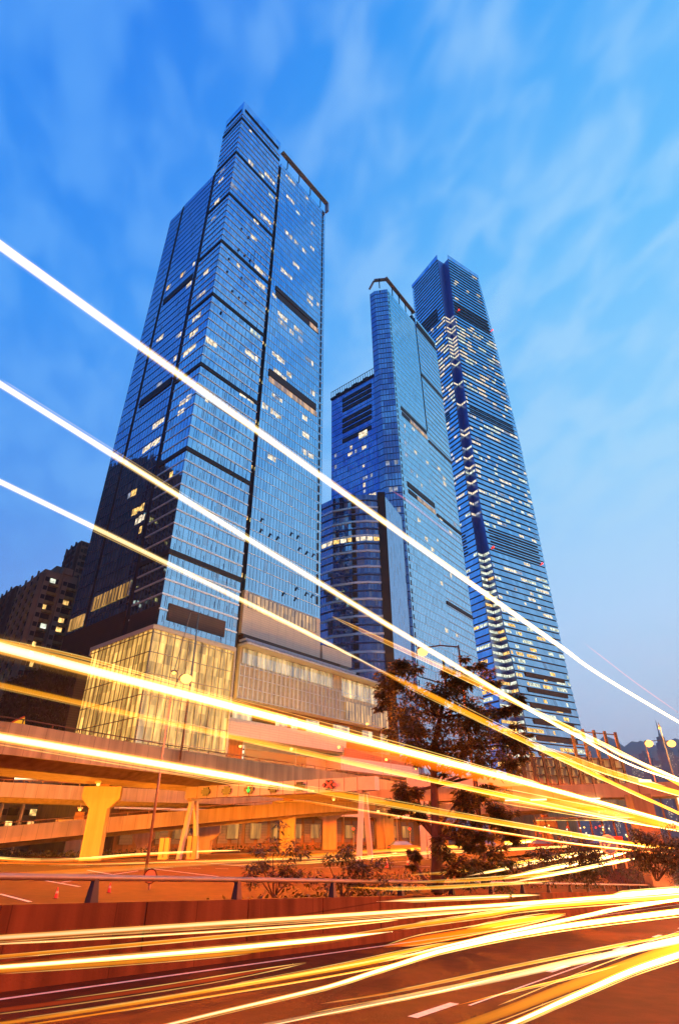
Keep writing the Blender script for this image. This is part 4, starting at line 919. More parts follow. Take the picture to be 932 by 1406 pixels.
def tree(label, base, trunk, clumps, seed, leaf=.26, tr=.16, cat='tree', dens=1.0):
    rng = random.Random(seed); t = thing('broadleaf_tree', label, cat, tuple(base)); b0 = Vector(base)
    pts = [Vector(p)-b0 for p in trunk]; n = len(pts)
    rad = [tr*(1-.75*i/(n-1)) for i in range(n)]; rad[0] *= 1.25
    tm = MB().tube(pts, rad, 10); bm = MB()
    for c, r in clumps:
        c = Vector(c)-b0; k = min(range(n), key=lambda i: (pts[i]-(c-Vector((0, 0, r*.9)))).length+(10 if pts[i].z > c.z+.1 else 0))
        a = pts[k]; m = a.lerp(c, .5)+Vector((rng.uniform(-.2, .2), rng.uniform(-.2, .2), -.12*r)); r0 = max(.02, rad[k]*.5)
        bm.tube([a, m, c], [r0, r0*.6, r0*.25], 6)
        for j in range(4): e = c+Vector((rng.uniform(-1, 1), rng.uniform(-1, 1), rng.uniform(-.4, .7)))*r*.8; bm.tube([m.lerp(c, .6), c.lerp(e, .5), e], [r0*.3, r0*.2, .006], 5)
    tm.build('trunk', M['bark'], t, smooth=True); bm.build('branches', M['bark'], t, smooth=True)
    cm = MB()
    for c, r in clumps:
        c = Vector(c)-b0
        for _ in range(max(5, int(12*r*dens))):
            o = Vector((rng.gauss(0, .5), rng.gauss(0, .5), rng.gauss(0, .42)))*r; leaves(cm, c+o, r*rng.uniform(.30, .52), int(80*dens), leaf, rng)
    cm.build('crown', M['leaf'], t); return t
def clump_px(lst, Y0, rng):
    out = []
    for px, py, r in lst:
        Y = Y0+rng.uniform(-1.3, 1.3); p = at_y(px, py, Y); out.append(((p.x, p.y, p.z), r))
    return out
rg = random.Random(4)
Yt = 24.8; B0 = at_z(600, 1225, 0); B0 = Vector((B0.x, Yt, 0))
trk = [B0, at_y(598, 1150, Yt), at_y(596, 1080, Yt), at_y(594, 1030, Yt+.1), at_y(604, 985, Yt+.1), at_y(612, 940, Yt), at_y(608, 905, Yt)]; trk[0] = B0
cl = clump_px([(548,912,.5),(622,925,.5),(648,925,.5),(545,940,.9),(590,955,1.1),(640,955,1.0),(670,935,.5),(525,960,.45),(560,985,1.1),(615,985,1.1),(662,985,1.0),(700,972,.6),(716,968,.35),(560,1015,.8),(600,1025,.8),(650,1020,1.1),(690,1015,.8),(715,1020,.5),(705,1045,.6),(660,1050,.8),(620,1050,.5),(580,1045,.4),
 (552,1082,.55),(572,1090,.5),(545,1105,.45),(628,1098,.45),(640,1105,.55),(575,1115,.5),(640,1135,.6),(625,1150,.5),(655,1150,.45),(632,1183,.6),(650,1192,.5),(568,1180,.3)], Yt, rg)
tree('tallest broadleaf tree beside the road with a lamp glowing at its crown', B0, trk, cl, 1, tr=.2)
Y2 = 26.5; B2 = Vector((at_y(664, 1222, Y2).x, Y2, 0))
trk = [B2, at_y(664, 1175, Y2), at_y(659, 1130, Y2), at_y(655, 1085, Y2), at_y(652, 1050, Y2)]; trk[0] = B2
tree('slim dark tree just right of the tallest tree', B2, trk, clump_px([(672,1185,.75),(660,1190,.5),(688,1190,.45),(690,1130,.5),(700,1140,.45),(706,1150,.3),(672,1110,.5),(640,1110,.4),(655,1090,.4),(680,1120,.4),(650,1160,.3)], Y2, rg), 2, tr=.10)
def shrub(label, px, pyb, Y, clumps, seed, leaf=.2, dens=1.0, z=0):
    b = at_y(px, pyb, Y); b = Vector((b.x, Y, z)); rng = random.Random(seed); t = thing('shrub', label, 'shrub', tuple(b), 0, 'shrubs along the parapet')
    cm = MB(); sm = MB()
    for qx, qy, r in clumps:
        p = at_y(qx, qy, Y+rng.uniform(-.4, .4))-b
        sm.tube([Vector((rng.uniform(-.1, .1), 0, 0)), p*.5+Vector((0, 0, .1)), p], [.03, .02, .008], 5)
        for _ in range(max(3, int(7*r*dens))): o = Vector((rng.gauss(0, .5), rng.gauss(0, .5), rng.gauss(0, .4)))*r; leaves(cm, p+o, r*.45, int(50*dens), leaf, rng)
    sm.build('stems', M['bark'], t); cm.build('foliage', M['leafd'], t)
shrub('loose shrub behind the rail right of the first pier', 375, 1215, 22, [(355,1180,.6),(375,1172,.6),(398,1185,.6),(420,1192,.45),(345,1195,.5),(385,1198,.6)], 1, .15, 1.3)
shrub('loose shrub behind the rail under the right gantry legs', 470, 1215, 21, [(450,1185,.5),(472,1178,.6),(495,1186,.55),(512,1192,.45),(465,1198,.5),(490,1200,.5)], 2, .15, 1.3)
shrub('dark rounded bush behind the rail below the footbridge', 790, 1205, 30, [(775,1172,.8),(800,1165,.8),(820,1178,.8),(785,1190,.9),(812,1194,.8),(760,1185,.6),(745,1178,.4)], 3, .17, 1.8)
shrub('dark bush at the right edge above the rail', 900, 1200, 30, [(880,1150,.6),(895,1158,.7),(905,1170,.9),(925,1168,.8),(880,1175,.6),(930,1185,.9),(900,1187,.8),(945,1160,.8)], 4, .16, 2.0)
shrub('low sparse shrub between the bush and the slim tree', 722, 1205, 28, [(715,1185,.5),(735,1192,.45),(702,1196,.4),(725,1172,.35)], 5, .14, 1.2)
# distant round tree on the right
pb_ = at_z(838, 1142, 0)
tree('round distant tree under the right end of the footbridge', (pb_.x*.7, pb_.y*.7, 0), [Vector((pb_.x*.7, pb_.y*.7, 0)), Vector((pb_.x*.7, pb_.y*.7, 2)), Vector((pb_.x*.7, pb_.y*.7, 4))], [((at_y(px, py, pb_.y*.7).x, pb_.y*.7+dy, at_y(px, py, pb_.y*.7).z), r) for px, py, r, dy in ((815,1110,2.4,0),(840,1105,2.8,2),(865,1108,2.4,0),(880,1116,2,-1),(800,1120,1.6,1),(845,1118,2.2,-2))], 9, .7, .25)
# ------------------------------------------------------------------ lamps
SOD = (1.0, .17, .006)
def point(p, power, parent, r=.12, col=SOD):
    l = bpy.data.lights.new('lamp_light', 'SPOT'); l.energy = power*11.5; l.spot_size = math.radians(176); l.spot_blend = .12; l.color = col; l.shadow_soft_size = r
    o = bpy.data.objects.new('lamp_light', l); COL.objects.link(o); o.parent = parent; o.location = p; return o
def street_lamp(label, base, bulbs, power, poleh=None, mat='steel', r=.07, headz=.0, glow=.16):
    base = Vector(base); t = thing('street_lamp', label, 'street lamp', tuple(base), 0, 'sodium street lamps')
    bl = [Vector(b)-base for b in bulbs]; top = poleh or max(b.z for b in bl)+.3
    MB().tube([(0, 0, 0), (0, 0, top*.5), (0, 0, top)], [r*1.5, r*1.1, r*.7], 8).build('pole', M[mat], t, smooth=True)
    for b in bl:
        MB().tube([(0, 0, top-.1), (b.x*.5, b.y*.5, max(top, b.z+.22)), (b.x, b.y, b.z+.22)], r*.6, 6).build('arm', M[mat], t)
        d = Vector((b.x, b.y, 0)); d = d.normalized() if d.length > .01 else Vector((1, 0, 0))
        hd = MB().beam(b-d*.35+Vector((0, 0, .2)), b+d*.3+Vector((0, 0, .2)), .28, .14).build('lamp_head', M['steel'], t)
        MB().ball(b, glow, 8, .8).build('bulb', M['sodium'], hd)
        pl_ = point(b-Vector((0, 0, .3+glow)), power, t)
        if ('small' in label and 'terrace' in label) or 'billboard' in label: pl_.location = b+Vector((0, -1.2, 0)); pl_.data = bpy.data.lights.new('lamp_light', 'POINT'); pl_.data.energy = power*(3.5 if 'billboard' in label else 26); pl_.data.color = (1, .54, .13); pl_.data.shadow_soft_size = .3
    return t
PW1 = 3600
b1 = at_z(200, 1200, 0); Yb = b1.y
street_lamp('tall thin street lamp rising in front of the glowing glass box', b1, [at_y(256, 932, Yb)], PW1, at_y(230, 950, Yb).z, glow=.40)
q = at_y(248, 1040, 62); street_lamp('street lamp on the viaduct with a curved pole in front of the glass box', (q.x, 62, 8.8), [at_y(239, 924, 62)], 3000, 16, glow=.2)
q = at_y(634, 930, 32); street_lamp('red brown street lamp with a long arm above the tallest tree', (q.x, 32, 0), [at_y(580, 895, 32)], PW1, at_y(632, 886, 32).z, 'rust', glow=.30)
q = at_z(908, 1172, 0); Yq = q.y*.8; x_ = at_y(906, 1100, Yq).x
street_lamp('twin armed street lamp at the right edge', (x_, Yq, 0), [at_y(890, 1021, Yq), at_y(921, 1021, Yq)], 5500, mat='steel', glow=.42)
street_lamp('street lamp on the mall terrace road', (at_y(523, 1000, 150).x, 150, 0), [at_y(504, 994, 150)], 40000, glow=.35)
for lab, px, py, Y, pw in (('small terrace lamp by the stacked stair lights', 330, 1025, 118, 1500), ('small terrace lamp below the mall shopfronts', 400, 1029, 128, 1500), ('small lamp near the right end of the terrace band', 465, 1026, 136, 1500), ('sodium lamp left of the big tree trunk above the lower crown', 571, 1055, 100, 9000),
        ('sodium lamp seen through the right side of the tall crown', 694, 1023, 120, 8000), ('bright lamp at the right tip of the tall crown', 707, 1001, 120, 9000), ('small sodium lamp low in the tall crown', 653, 1028, 130, 4000), ('upper of the two lamps beside the big trunk', 567, 1106, 90, 3000), ('lower of the two lamps beside the big trunk', 569, 1115, 84, 3000),
        ('small lamp right of the red lane signal', 519, 1114, 118, 3000), ('small lamp between the gantry and the tree', 537, 1115, 125, 3000), ('tiny lamp above the red cladding', 530, 1043, 140, 2500)):
    p = at_y(px, py, Y); zb_ = 0 if p.z < 14 else 8.8
    street_lamp(lab, (p.x+1.0, Y, 0), [p], pw, mat='steel', r=.06, glow=.0022*Y)
def soffit_lamp(label, px, py, Y, power):
    p = at_y(px, py, Y); p.z = min(p.z, 6.75); t = thing('soffit_lamp', label, 'lamp', tuple(p), 0, 'lamps under the viaducts')
    hd = MB().box(-.3, .3, -.15, .15, .1, .32).build('lamp_housing', M['steel'], t); MB().ball((0, 0, 0), .17, 8, .8).build('bulb', M['sodium'], hd)
    MB().box(-.04, .04, -.04, .04, .32, .7).build('bracket', M['steel'], t)
    o = point(Vector((-.2, -1.6, -.6)), power*4, t); o.data = bpy.data.lights.new('lamp_light', 'POINT'); o.data.energy = power*16; o.data.color = (1, .30, .02); o.data.shadow_soft_size = .15
soffit_lamp('lamp over the capital of the nearest pier', 138, 1063, 63.2, 3000)
soffit_lamp('lamp under the middle viaduct left of the nearest pier', 110, 1112, 80, 3600)
soffit_lamp('lamp under the viaduct right of the brightly lit pier', 458, 1098, 90, 6500)
street_lamp('added street lamp lighting the rusty billboard frames from the junction', (at_y(948, 1150, 73).x, 73, 0), [Vector((at_y(905, 1000, 74).x, 74, 13.5))], 4200, 14)  # extra lamp, added only to brighten the billboard sheets
# unseen lamps added outside the view to light the near carriageway
for lab, s, d in (('added unseen street lamp of the near road behind the viewer', -9, -9.8), ('added unseen street lamp of the near road left of the view', -16, 12.4), ('added unseen street lamp of the near road right of the view', 34, -10.2), ('added unseen street lamp of the near road at its foot', 70, -10)):
    b = W(s, d, zr(s) if d < 0 else 0); e = W(s, d+(3.0 if d < 0 else -3.0), b.z+9); t_ = street_lamp(lab, b, [e], 4200, 9.2)
    for c_ in t_.children:
        if c_.type == 'LIGHT': c_.data.color = (1, .10, .002)
# ================================================================== RESIDENTIAL TOWERS
def apartment(name, label, ox, oy, a, w, dpt, h, seed, wall='apt', lit=.16, bayn=4, cap=70, z0=0):
    t = thing(name, label, 'apartment block', (ox, oy, 0), az_frame(a)); rng = random.Random(seed); fh = 3.0
    body = MB().box(0, w, 0, dpt, z0, h); body.box(w*.3, w*.55, dpt*.3, dpt*.6, h, h+5).box(w*.32, w*.5, -.4, dpt*.2, h, h+2.2); body.build('wall', M[wall], t)
    bays = MB(); slabs = MB(); glz = MB(); nw = 0; stuff = {m: MB() for m in ('winW', 'winY', 'winC')}
    for ax, L_ in (('x', w), ('y', dpt)):
        n = max(2, round(L_/5.2)); st = L_/n
        for i in range(n):
            s0 = i*st; face_box(bays, ax, 0, s0+.2, s0+st*.34, z0, h-1.5, 1.0); face_box(bays, ax, 0, s0+st*.9, s0+st, z0, h+.8, .5)
            z = z0+1
            while z < h-3:
                face_box(slabs, ax, 0, s0+st*.34, s0+st*.9, z, z+.9, .8); face_box(glz, ax, 0, s0+st*.38, s0+st*.86, z+.95, z+2.8, .08)
                face_box(glz, ax, -1.0 if ax == 'x' else -1.0, s0+.5, s0+st*.3, z+1.0, z+2.4, .06)
                if rng.random() < lit:
                    m = rng.choice(('winY', 'winY', 'winY', 'winW', 'winC')); u0 = s0+st*(.4 if rng.random() < .6 else .55); mb = MB()
                    big_ = rng.random() < .6; face_box(mb, ax, 0, u0, u0+(st*.3 if big_ else 1.0), z+1.0, z+2.6, .16)
                    if nw < cap: mb.build('lit_window', M[m], t); nw += 1
                    else: face_box(stuff[m], ax, 0, u0, u0+(st*.3 if big_ else 1.0), z+1.0, z+2.6, .16)
                z += fh
    bays.build('bay', M[wall], t, kind='stuff'); slabs.build('balcony', M['conc' if wall == 'apt' else 'aptd'], t, kind='stuff'); glz.build('dark_window', M['dark'], t, kind='stuff')
    for m, mb in stuff.items():
        if mb.v: mb.build('small_lit_window', M[m], t, kind='stuff')
    return t
def apt_px(name, label, pxc, pyt, dist, a, w, dpt, seed, **k):
    p = at_d(pxc, pyt, dist); apartment(name, label, p.x, p.y, a, w, dpt, p.z, seed, **k)
apt_px('apartment_block', 'tall beige apartment block with lit windows left of the stepped tower', 63, 781, 190, 44, 17, 22, 1, lit=.6)
apt_px('apartment_block', 'brown apartment block with a square hole in its roof parapet', 23, 804, 230, 44, 18, 30, 2, wall='aptd', lit=.45)
apt_px('apartment_block', 'dark red apartment tower touching the stepped tower behind the lit blocks', 112, 742, 230, 44, 30, 14, 3, wall='aptd', lit=.05)
apt_px('apartment_block', 'lowest apartment block cut by the left edge of the view', -22, 822, 250, 44, 24, 30, 4, wall='aptd', lit=.45)
# neighbours across the street, mirrored in the left face of tower one
for i, (x, y, a, w, dpt, h, lb) in enumerate(((-150, 120, 60, 34, 30, 142, 'first'), (-190, 175, 60, 36, 30, 156, 'second'), (-205, 95, 60, 30, 30, 150, 'third'), (-125, 75, 60, 26, 24, 108, 'fourth'))):
    apartment('apartment_block', lb+' of four dark apartment towers left of the view, mirrored in the stepped tower', x, y, a, w, dpt, h, 20+i, wall='aptd', lit=.10, cap=40)
# ================================================================== HILLS AND FAR SKYLINE
def hill(name, label, D, a0, a1, prof, depth):
    mb = MB(); n = 60; rng = random.Random(2); rows = 6
    for j in range(rows):
        for i in range(n+1):
            az_ = math.radians(a0+(a1-a0)*i/n); h = lerp_tab(prof, a0+(a1-a0)*i/n)*D/57.3; f = math.sin(math.pi/2*j/(rows-1))
            dd = D-depth*(1-j/(rows-1)); mb.v.append((math.sin(az_)*dd, math.cos(az_)*dd, -10+(h+10)*f*(1+.05*math.sin(i*1.7+j)+.03*rng.random())))
    for j in range(rows-1):
        for i in range(n): a = j*(n+1)+i; mb.f.append((a, a+1, a+n+2, a+n+1))
    o = mb.build(name, M['hillm'], smooth=True); tag(o, label, kind='structure')
hill('hills', 'hazy wooded ridge beyond the harbour at right', 5200, 8, 48, [(8, 3), (16, 5.4), (20, 6.6), (22, 7.2), (24, 7.3), (27, 6.6), (31, 6.9), (36, 6), (48, 5)], 1500)
rng = random.Random(12)
M['fart'] = basic('far_tower_wall', (.16, .15, .16), .8, 0, .3, .03)
SKY = [(806,1062,1090,'low'),(816,1052,1090,''),(828,1060,1090,''),(842,1046,1090,''),(852,1058,1090,''),(862,1040,1090,''),(873,1050,1090,''),(883,1034,1090,''),(895,1044,1090,''),(914,1030,1090,''),(926,1040,1090,''),(938,1028,1090,''),(950,1045,1090,'')]
words_ = ['first','second','third','fourth','fifth','sixth','seventh','eighth','ninth','tenth','eleventh','twelfth','thirteenth']
for i, (px, py, _, _) in enumerate(SKY):
    D = 2300+rng.uniform(-300, 300); p = at_d(px, py, D); w = D*.012*rng.uniform(.8, 1.2)
    t = thing('far_tower', words_[i]+' hazy high-rise from the left in the skyline below the ridge', 'skyscraper', (p.x, p.y, 0), az_frame(70+rng.uniform(-10, 10)), 'hazy towers across the harbour')
    MB().box(0, w, 0, w, -5, p.z).box(w*.3, w*.6, w*.3, w*.6, p.z, p.z+8).build('wall', M['fart'], t)
    mb = MB()
    for k in range(60):
        s = rng.uniform(1, w-3); z = rng.uniform(10, p.z-6); mb.box(s, s+rng.choice((1.6, 2.4)), -.5, 0, z, z+2.2)
    mb.build('lit_windows', M['winW'], t, kind='stuff')
p = at_d(905, 1010, 2500)
t = thing('far_tower', 'tallest hazy skyline tower with a domed crown and spire behind the twin lamp', 'skyscraper', (p.x, p.y, 0), 0, None)
MB().prism([(math.cos(i*math.pi/4)*26, math.sin(i*math.pi/4)*26) for i in range(8)], -5, p.z-50).prism([(math.cos(i*math.pi/4)*21, math.sin(i*math.pi/4)*21) for i in range(8)], p.z-50, p.z-25).prism([(math.cos(i*math.pi/4)*14, math.sin(i*math.pi/4)*14) for i in range(8)], p.z-25, p.z-5).build('wall', M['fart'], t)
MB().tube([(0, 0, p.z-5), (0, 0, p.z+12), (0, 0, p.z+55)], [5, 2.2, .6], 6).build('spire', M['fart'], t)
p = at_d(875, 1072, 1500); s_ = thing('far_tower', 'squat far building with one bright lit floor right of the billboard frames', 'office building', (p.x, p.y, 0), az_frame(70))
MB().box(0, 40, 0, 30, 0, p.z+8).build('wall', M['fart'], s_); MB().box(2, 38, -.8, 0, p.z-3, p.z+3).build('lit_band', M['cool'], s_)
# ================================================================== SMALL THINGS
def disc_sign(name, label, px, py, Y, r, face, back=False, ybase=0):
    p = at_y(px, py, Y); t = thing(name, label, 'road sign', (p.x, Y, ybase)); z = p.z-ybase
    MB().tube([(0, .05, 0), (0, .05, z+r)], .04, 8).build('post', M['steel'], t)
    mb = MB(); n = 24
    for y in (0, -.03): pass
    mb.prism([(math.cos(i*2*math.pi/n)*r, math.sin(i*2*math.pi/n)*r) for i in range(n)], 0, .03)
    mb.v = [(x, -zz, y+z) for x, y, zz in mb.v]; o = mb.build('sign_disc', M[face], t)
    m2 = MB(); m2.prism([(math.cos(i*2*math.pi/n)*r*.82, math.sin(i*2*math.pi/n)*r*.82) for i in range(n)], .034, .04); m2.v = [(x, -zz, y+z) for x, y, zz in m2.v]; 
    return t, z, o, m2
bl = basic('blue_sign', (.03, .08, .25), .5, 0, .1, 3); M['blue'] = bl
t, z, o, m2 = disc_sign('road_sign', 'round blue keep left sign with a white rim near the right bushes', 835, 1160, 40, .55, 'white'); m2.build('blue_face', M['blue'], t)
MB().beam((.25, -.06, z+.25), (-.2, -.06, z-.2), .1, .02, Vector((0, 1, 0))).beam((-.28, -.06, z-.28), (-.28, -.06, z+.05), .09, .02, Vector((0, 1, 0))).build('white_arrow', M['white'], t)
p = at_y(845, 1154, 42); t = thing('chevron_board', 'small red and white barrier board beside the round keep left sign', 'barrier board', (p.x, 42, 0))
MB().box(-.45, .45, 0, .05, p.z, p.z+.22).build('red_panel', M['redp'], t); MB().box(-.45, .45, -.01, .04, p.z-.2, p.z).build('white_panel', M['white'], t)
for x_ in (-.4, .3): MB().box(x_, x_+.1, .05, .1, 0, p.z).build('post', M['steel'], t)
p = at_y(207, 1205, 26)
t, z, o, m2 = disc_sign('road_sign', 'round sign seen from behind at the foot of the thin lamp pole', 207, 1203, 27, .27, 'concd'); m2.build('rim', M['steel'], t)
for i, (px, py, lb) in enumerate(((77,1234,'orange traffic cone left of the round sign, near the road lines'),(150,1226,'orange traffic cone closest to the round sign'),(531,1192,'orange bollard cone left of the tall tree'),(560,1191,'orange bollard cone nearest the tall tree'))):
    b = at_z(px, py, 0)
    t = thing('traffic_cone', lb, 'traffic cone', (b.x, b.y, 0), 0, 'cones standing on the junction')
    t.scale = (.45,)*3 if i < 2 else (.8,)*3
    MB().box(-.2, .2, -.2, .2, .012, .05).build('base', M['black'], t); cn = MB().tube([(0, 0, .05), (0, 0, .75)], [.15, .03], 12).build('cone', M['redp'], t); MB().tube([(0, 0, .35), (0, 0, .5)], [.104, .078], 12, False).build('white_band', M['white'], cn)
# cabinet and boards beside gantry
for px, py, h_, lb in ((259, 1172, 2.4, 'white control cabinet between the left gantry legs'), (222, 1160, 2.2, 'pale notice board left of the gantry')):
    p = at_y(px, py, 68); t = thing('control_cabinet', lb, 'cabinet', (p.x, 69, 0)); MB().box(-.5, .5, 0, .6, 0, h_*.9).build('body', M['conc'], t); MB().box(-.04, .04, -.03, 0, .2, h_-.2).build('door_gap', M['dark'], t)
def car(label, x, y, rz, paint):
    t = thing('parked_car', label, 'car', (x, y, 0), rz, 'parked cars across the junction')
    b = MB(); prof = [(-2.2, .35), (2.2, .35), (2.25, .75), (1.3, .95), (-2.1, .98), (-2.25, .6)]
    b.prism([(p[0], p[1]) for p in prof], -.85, .85); b.v = [(x_, z_, y_) for x_, y_, z_ in b.v]; b.build('body', paint, t)
    c = MB(); c.hexa([(-1.9,-.78,.95),(1.2,-.78,.95),(1.2,.78,.95),(-1.9,.78,.95)], [(-1.4,-.62,1.42),(.4,-.62,1.42),(.4,.62,1.42),(-1.4,.62,1.42)]); c.build('windows', M['navy'], t)
    MB().box(-1.35, .35, -.6, .6, 1.42, 1.47).build('roof', paint, t)
    for sx in (-1.35, 1.35):
        for sy in (-.86, .74):
            w = MB().tube([(sx, sy, .32), (sx, sy+.14, .32)], .32, 14); w.build('wheel', M['black'], t)
    for sy in (-.6, .5): MB().box(-2.28, -2.2, sy, sy+.2, .65, .78).build('tail_light', M['redl'], t); MB().box(2.2, 2.27, sy, sy+.2, .6, .72).build('headlight', M['white'], t)
cp1 = basic('dark_car_paint', (.05, .04, .04), .25, .3, .1, 2); cp2 = basic('silver_car_paint', (.4, .38, .35), .25, .5, .1, 2); cp3 = basic('red_car_paint', (.14, .02, .015), .25, .2, .1, 2)
for px, Y, rz, pt, lb in ((553, 96, .2, cp1, 'dark car parked left of the tall tree trunk'), (668, 100, .1, cp2, 'silver car parked right of the slim tree'), (745, 98, .15, cp3, 'red car parked under the curved slip road'), (785, 100, .15, cp2, 'silver car parked beside the red one at its right'), (810, 102, .1, cp1, 'rightmost dark car of the parked row')):
    p = at_y(px, 1150, Y); car(lb, p.x, Y, rz, pt)
# bus shelter with bulbs
p0, p1 = at_y(735, 1127, 112), at_y(862, 1130, 108)
t = thing('bus_shelter', 'long shelter with a lit white roof edge and hanging bulbs behind the parked cars', 'shelter')
A_, B_ = Vector((p0.x, 112, 4.6)), Vector((p1.x, 108, 4.4)); dd = (B_-A_).normalized(); nn_ = Vector((-dd.y, dd.x, 0))*4
MB().hexa([A_, B_, B_+nn_, A_+nn_], [A_+Z*.3, B_+Z*.3, B_+nn_+Z*.3, A_+nn_+Z*.3]).build('roof', M['conc'], t)
MB().beam(A_-Z*.2, B_-Z*.2, .12, .12).build('lit_edge', M['winY'], t)
for i in range(9): q = A_.lerp(B_, i/8); MB().box(q.x-.12, q.x+.12, q.y+1, q.y+1.24, 0, 4.5).build('post', M['rust'], t)
rng = random.Random(31); kinds = ['sodium', 'cool', 'cool', 'redl']
for i in range(22): q = A_.lerp(B_, rng.random())-Z*rng.uniform(.9, 2.6)+nn_*.2; MB().ball(q, .13, 5).build('hanging_bulb', M[rng.choice(kinds)], t)
# illuminated billboard panel right edge + ad on left terrace
p = at_y(929, 1135, 62); t = thing('light_box', 'tall bright white light box beside the footbridge pier', 'light box', (p.x+.9, 62, 0)); MB().box(-.1, 2.2, 0, .4, 2.2, 6.0).build('lit_panel', M['cool'], t); MB().box(-.2, 2.35, .05, .35, 2.05, 6.15).build('frame', M['white'], t); MB().box(.3, .6, .1, .3, 0, 2.1).build('post', M['steel'], t)
wsg = MB()
adY = 92
def adp(px, py, o=0): p = at_y(px, py, adY-o); return p
t = thing('advert_hoarding', 'long curved white, yellow and red advert at the left edge of the terrace', 'hoarding')
ym = emit('advert_yellow', (1.0, .42, .02), 1.0); wm_ = emit('advert_white', (1.0, .85, .6), 1.3); rm_ = emit('advert_red', (.7, .05, .02), .7)
def ribb(pts, hts, o, mat, nm):
    mb = MB()
    for (a, b), (h0, h1) in zip(zip(pts, pts[1:]), zip(hts, hts[1:])):
        A, B = adp(*a, o), adp(*b, o); C, D = adp(a[0], a[1]-h0, o), adp(b[0], b[1]-h1, o); e = Vector((0, .15, 0)); mb.hexa([A, B, B+e, A+e], [C, D, D+e, C+e])
    mb.build(nm, mat, t)
ribb([(-60, 1010), (0, 1007), (15, 1007), (31, 1006)], [10, 8, 10, 14], 0, wm_, 'white_panel')
ribb([(-60, 1003), (0, 1002), (12, 1001), (22, 1000), (34, 998)], [8, 7, 7, 11, 13], .2, ym, 'yellow_stripe')
ribb([(-60, 996), (0, 996), (12, 995), (22, 990), (34, 985)], [1, 1, 1.5, 2, 2], .3, rm_, 'red_stripe')
MB().box(adp(-60, 1010).x, adp(34, 1010).x, adY+.2, adY+.4, 8, adp(0, 1010).z+1).build('backing_wall', M['concd'], t)
p = at_y(22, 1065, 96); t = thing('light_box', 'bright white lit sign glimpsed between the two left viaducts', 'light box'); 
q0, q1 = at_y(2, 1070, 100), at_y(52, 1060, 100); MB().box(q0.x, q1.x, 100, 100.3, q0.z, q1.z).build('lit_panel', M['cool'], t); MB().box(q0.x-.2, q1.x+.2, 100.31, 100.6, q0.z-.2, q1.z+.2).box(q0.x+1, q0.x+1.3, 100.32, 100.6, 0, q0.z).box(q1.x-1.3, q1.x-1, 100.32, 100.6, 0, q0.z).build('frame', M['steel'], t)
# red signal
for px, py, Y, lb in ((485, 1138, 110, 'red traffic light between the piers and the gantry leg'), (562, 1138, 112, 'red traffic light beside the big tree trunk')):
    p = at_y(px, py, Y); t = thing('traffic_light', lb, 'traffic light', (p.x, Y, 0)); MB().tube([(0, 0, 0), (0, 0, p.z-.6)], .08, 6).build('pole', M['steel'], t); h = MB().box(-.22, .22, .05, .4, p.z-.9, p.z+.35).build('housing', M['black'], t); MB().ball((0, .02, p.z), .2, 7).build('red_lamp', M['redl'], h)
# ================================================================== LIGHT TRAILS (glowing streaks of light along the lanes)
TR = {}
def trail_mat(key, col, s):
    k = (key, round(s, 2))
    if k not in TR: TR[k] = glow_volume('glow_'+key, col, s)
    return TR[k]
TC = dict(sky=(1, .68, .24), white=(1, .42, .045), cream=(1, .38, .05), yellow=(1, .36, .012), orange=(1, .16, .002), red=(1, .10, .004), pale=(.9, .62, .25))
CORE = {'sky': ((1, .93, .62), 1.0), 'white': ((1, .92, .66), 1.0), 'cream': ((1, .88, .55), .75), 'pale': ((1, .9, .6), .25)}
def smooth_pts(pts, n=6):
    out = []
    P_ = [pts[0]*2-pts[1]]+pts+[pts[-1]*2-pts[-2]]
    for i in range(1, len(P_)-2):
        a, b, c, d = P_[i-1:i+3]
        for k in range(n): u = k/n; out.append(.5*((2*b)+(c-a)*u+(2*a-5*b+4*c-d)*u*u+(3*b-a-3*c+d)*u**3))
    out.append(pts[-1]); return out
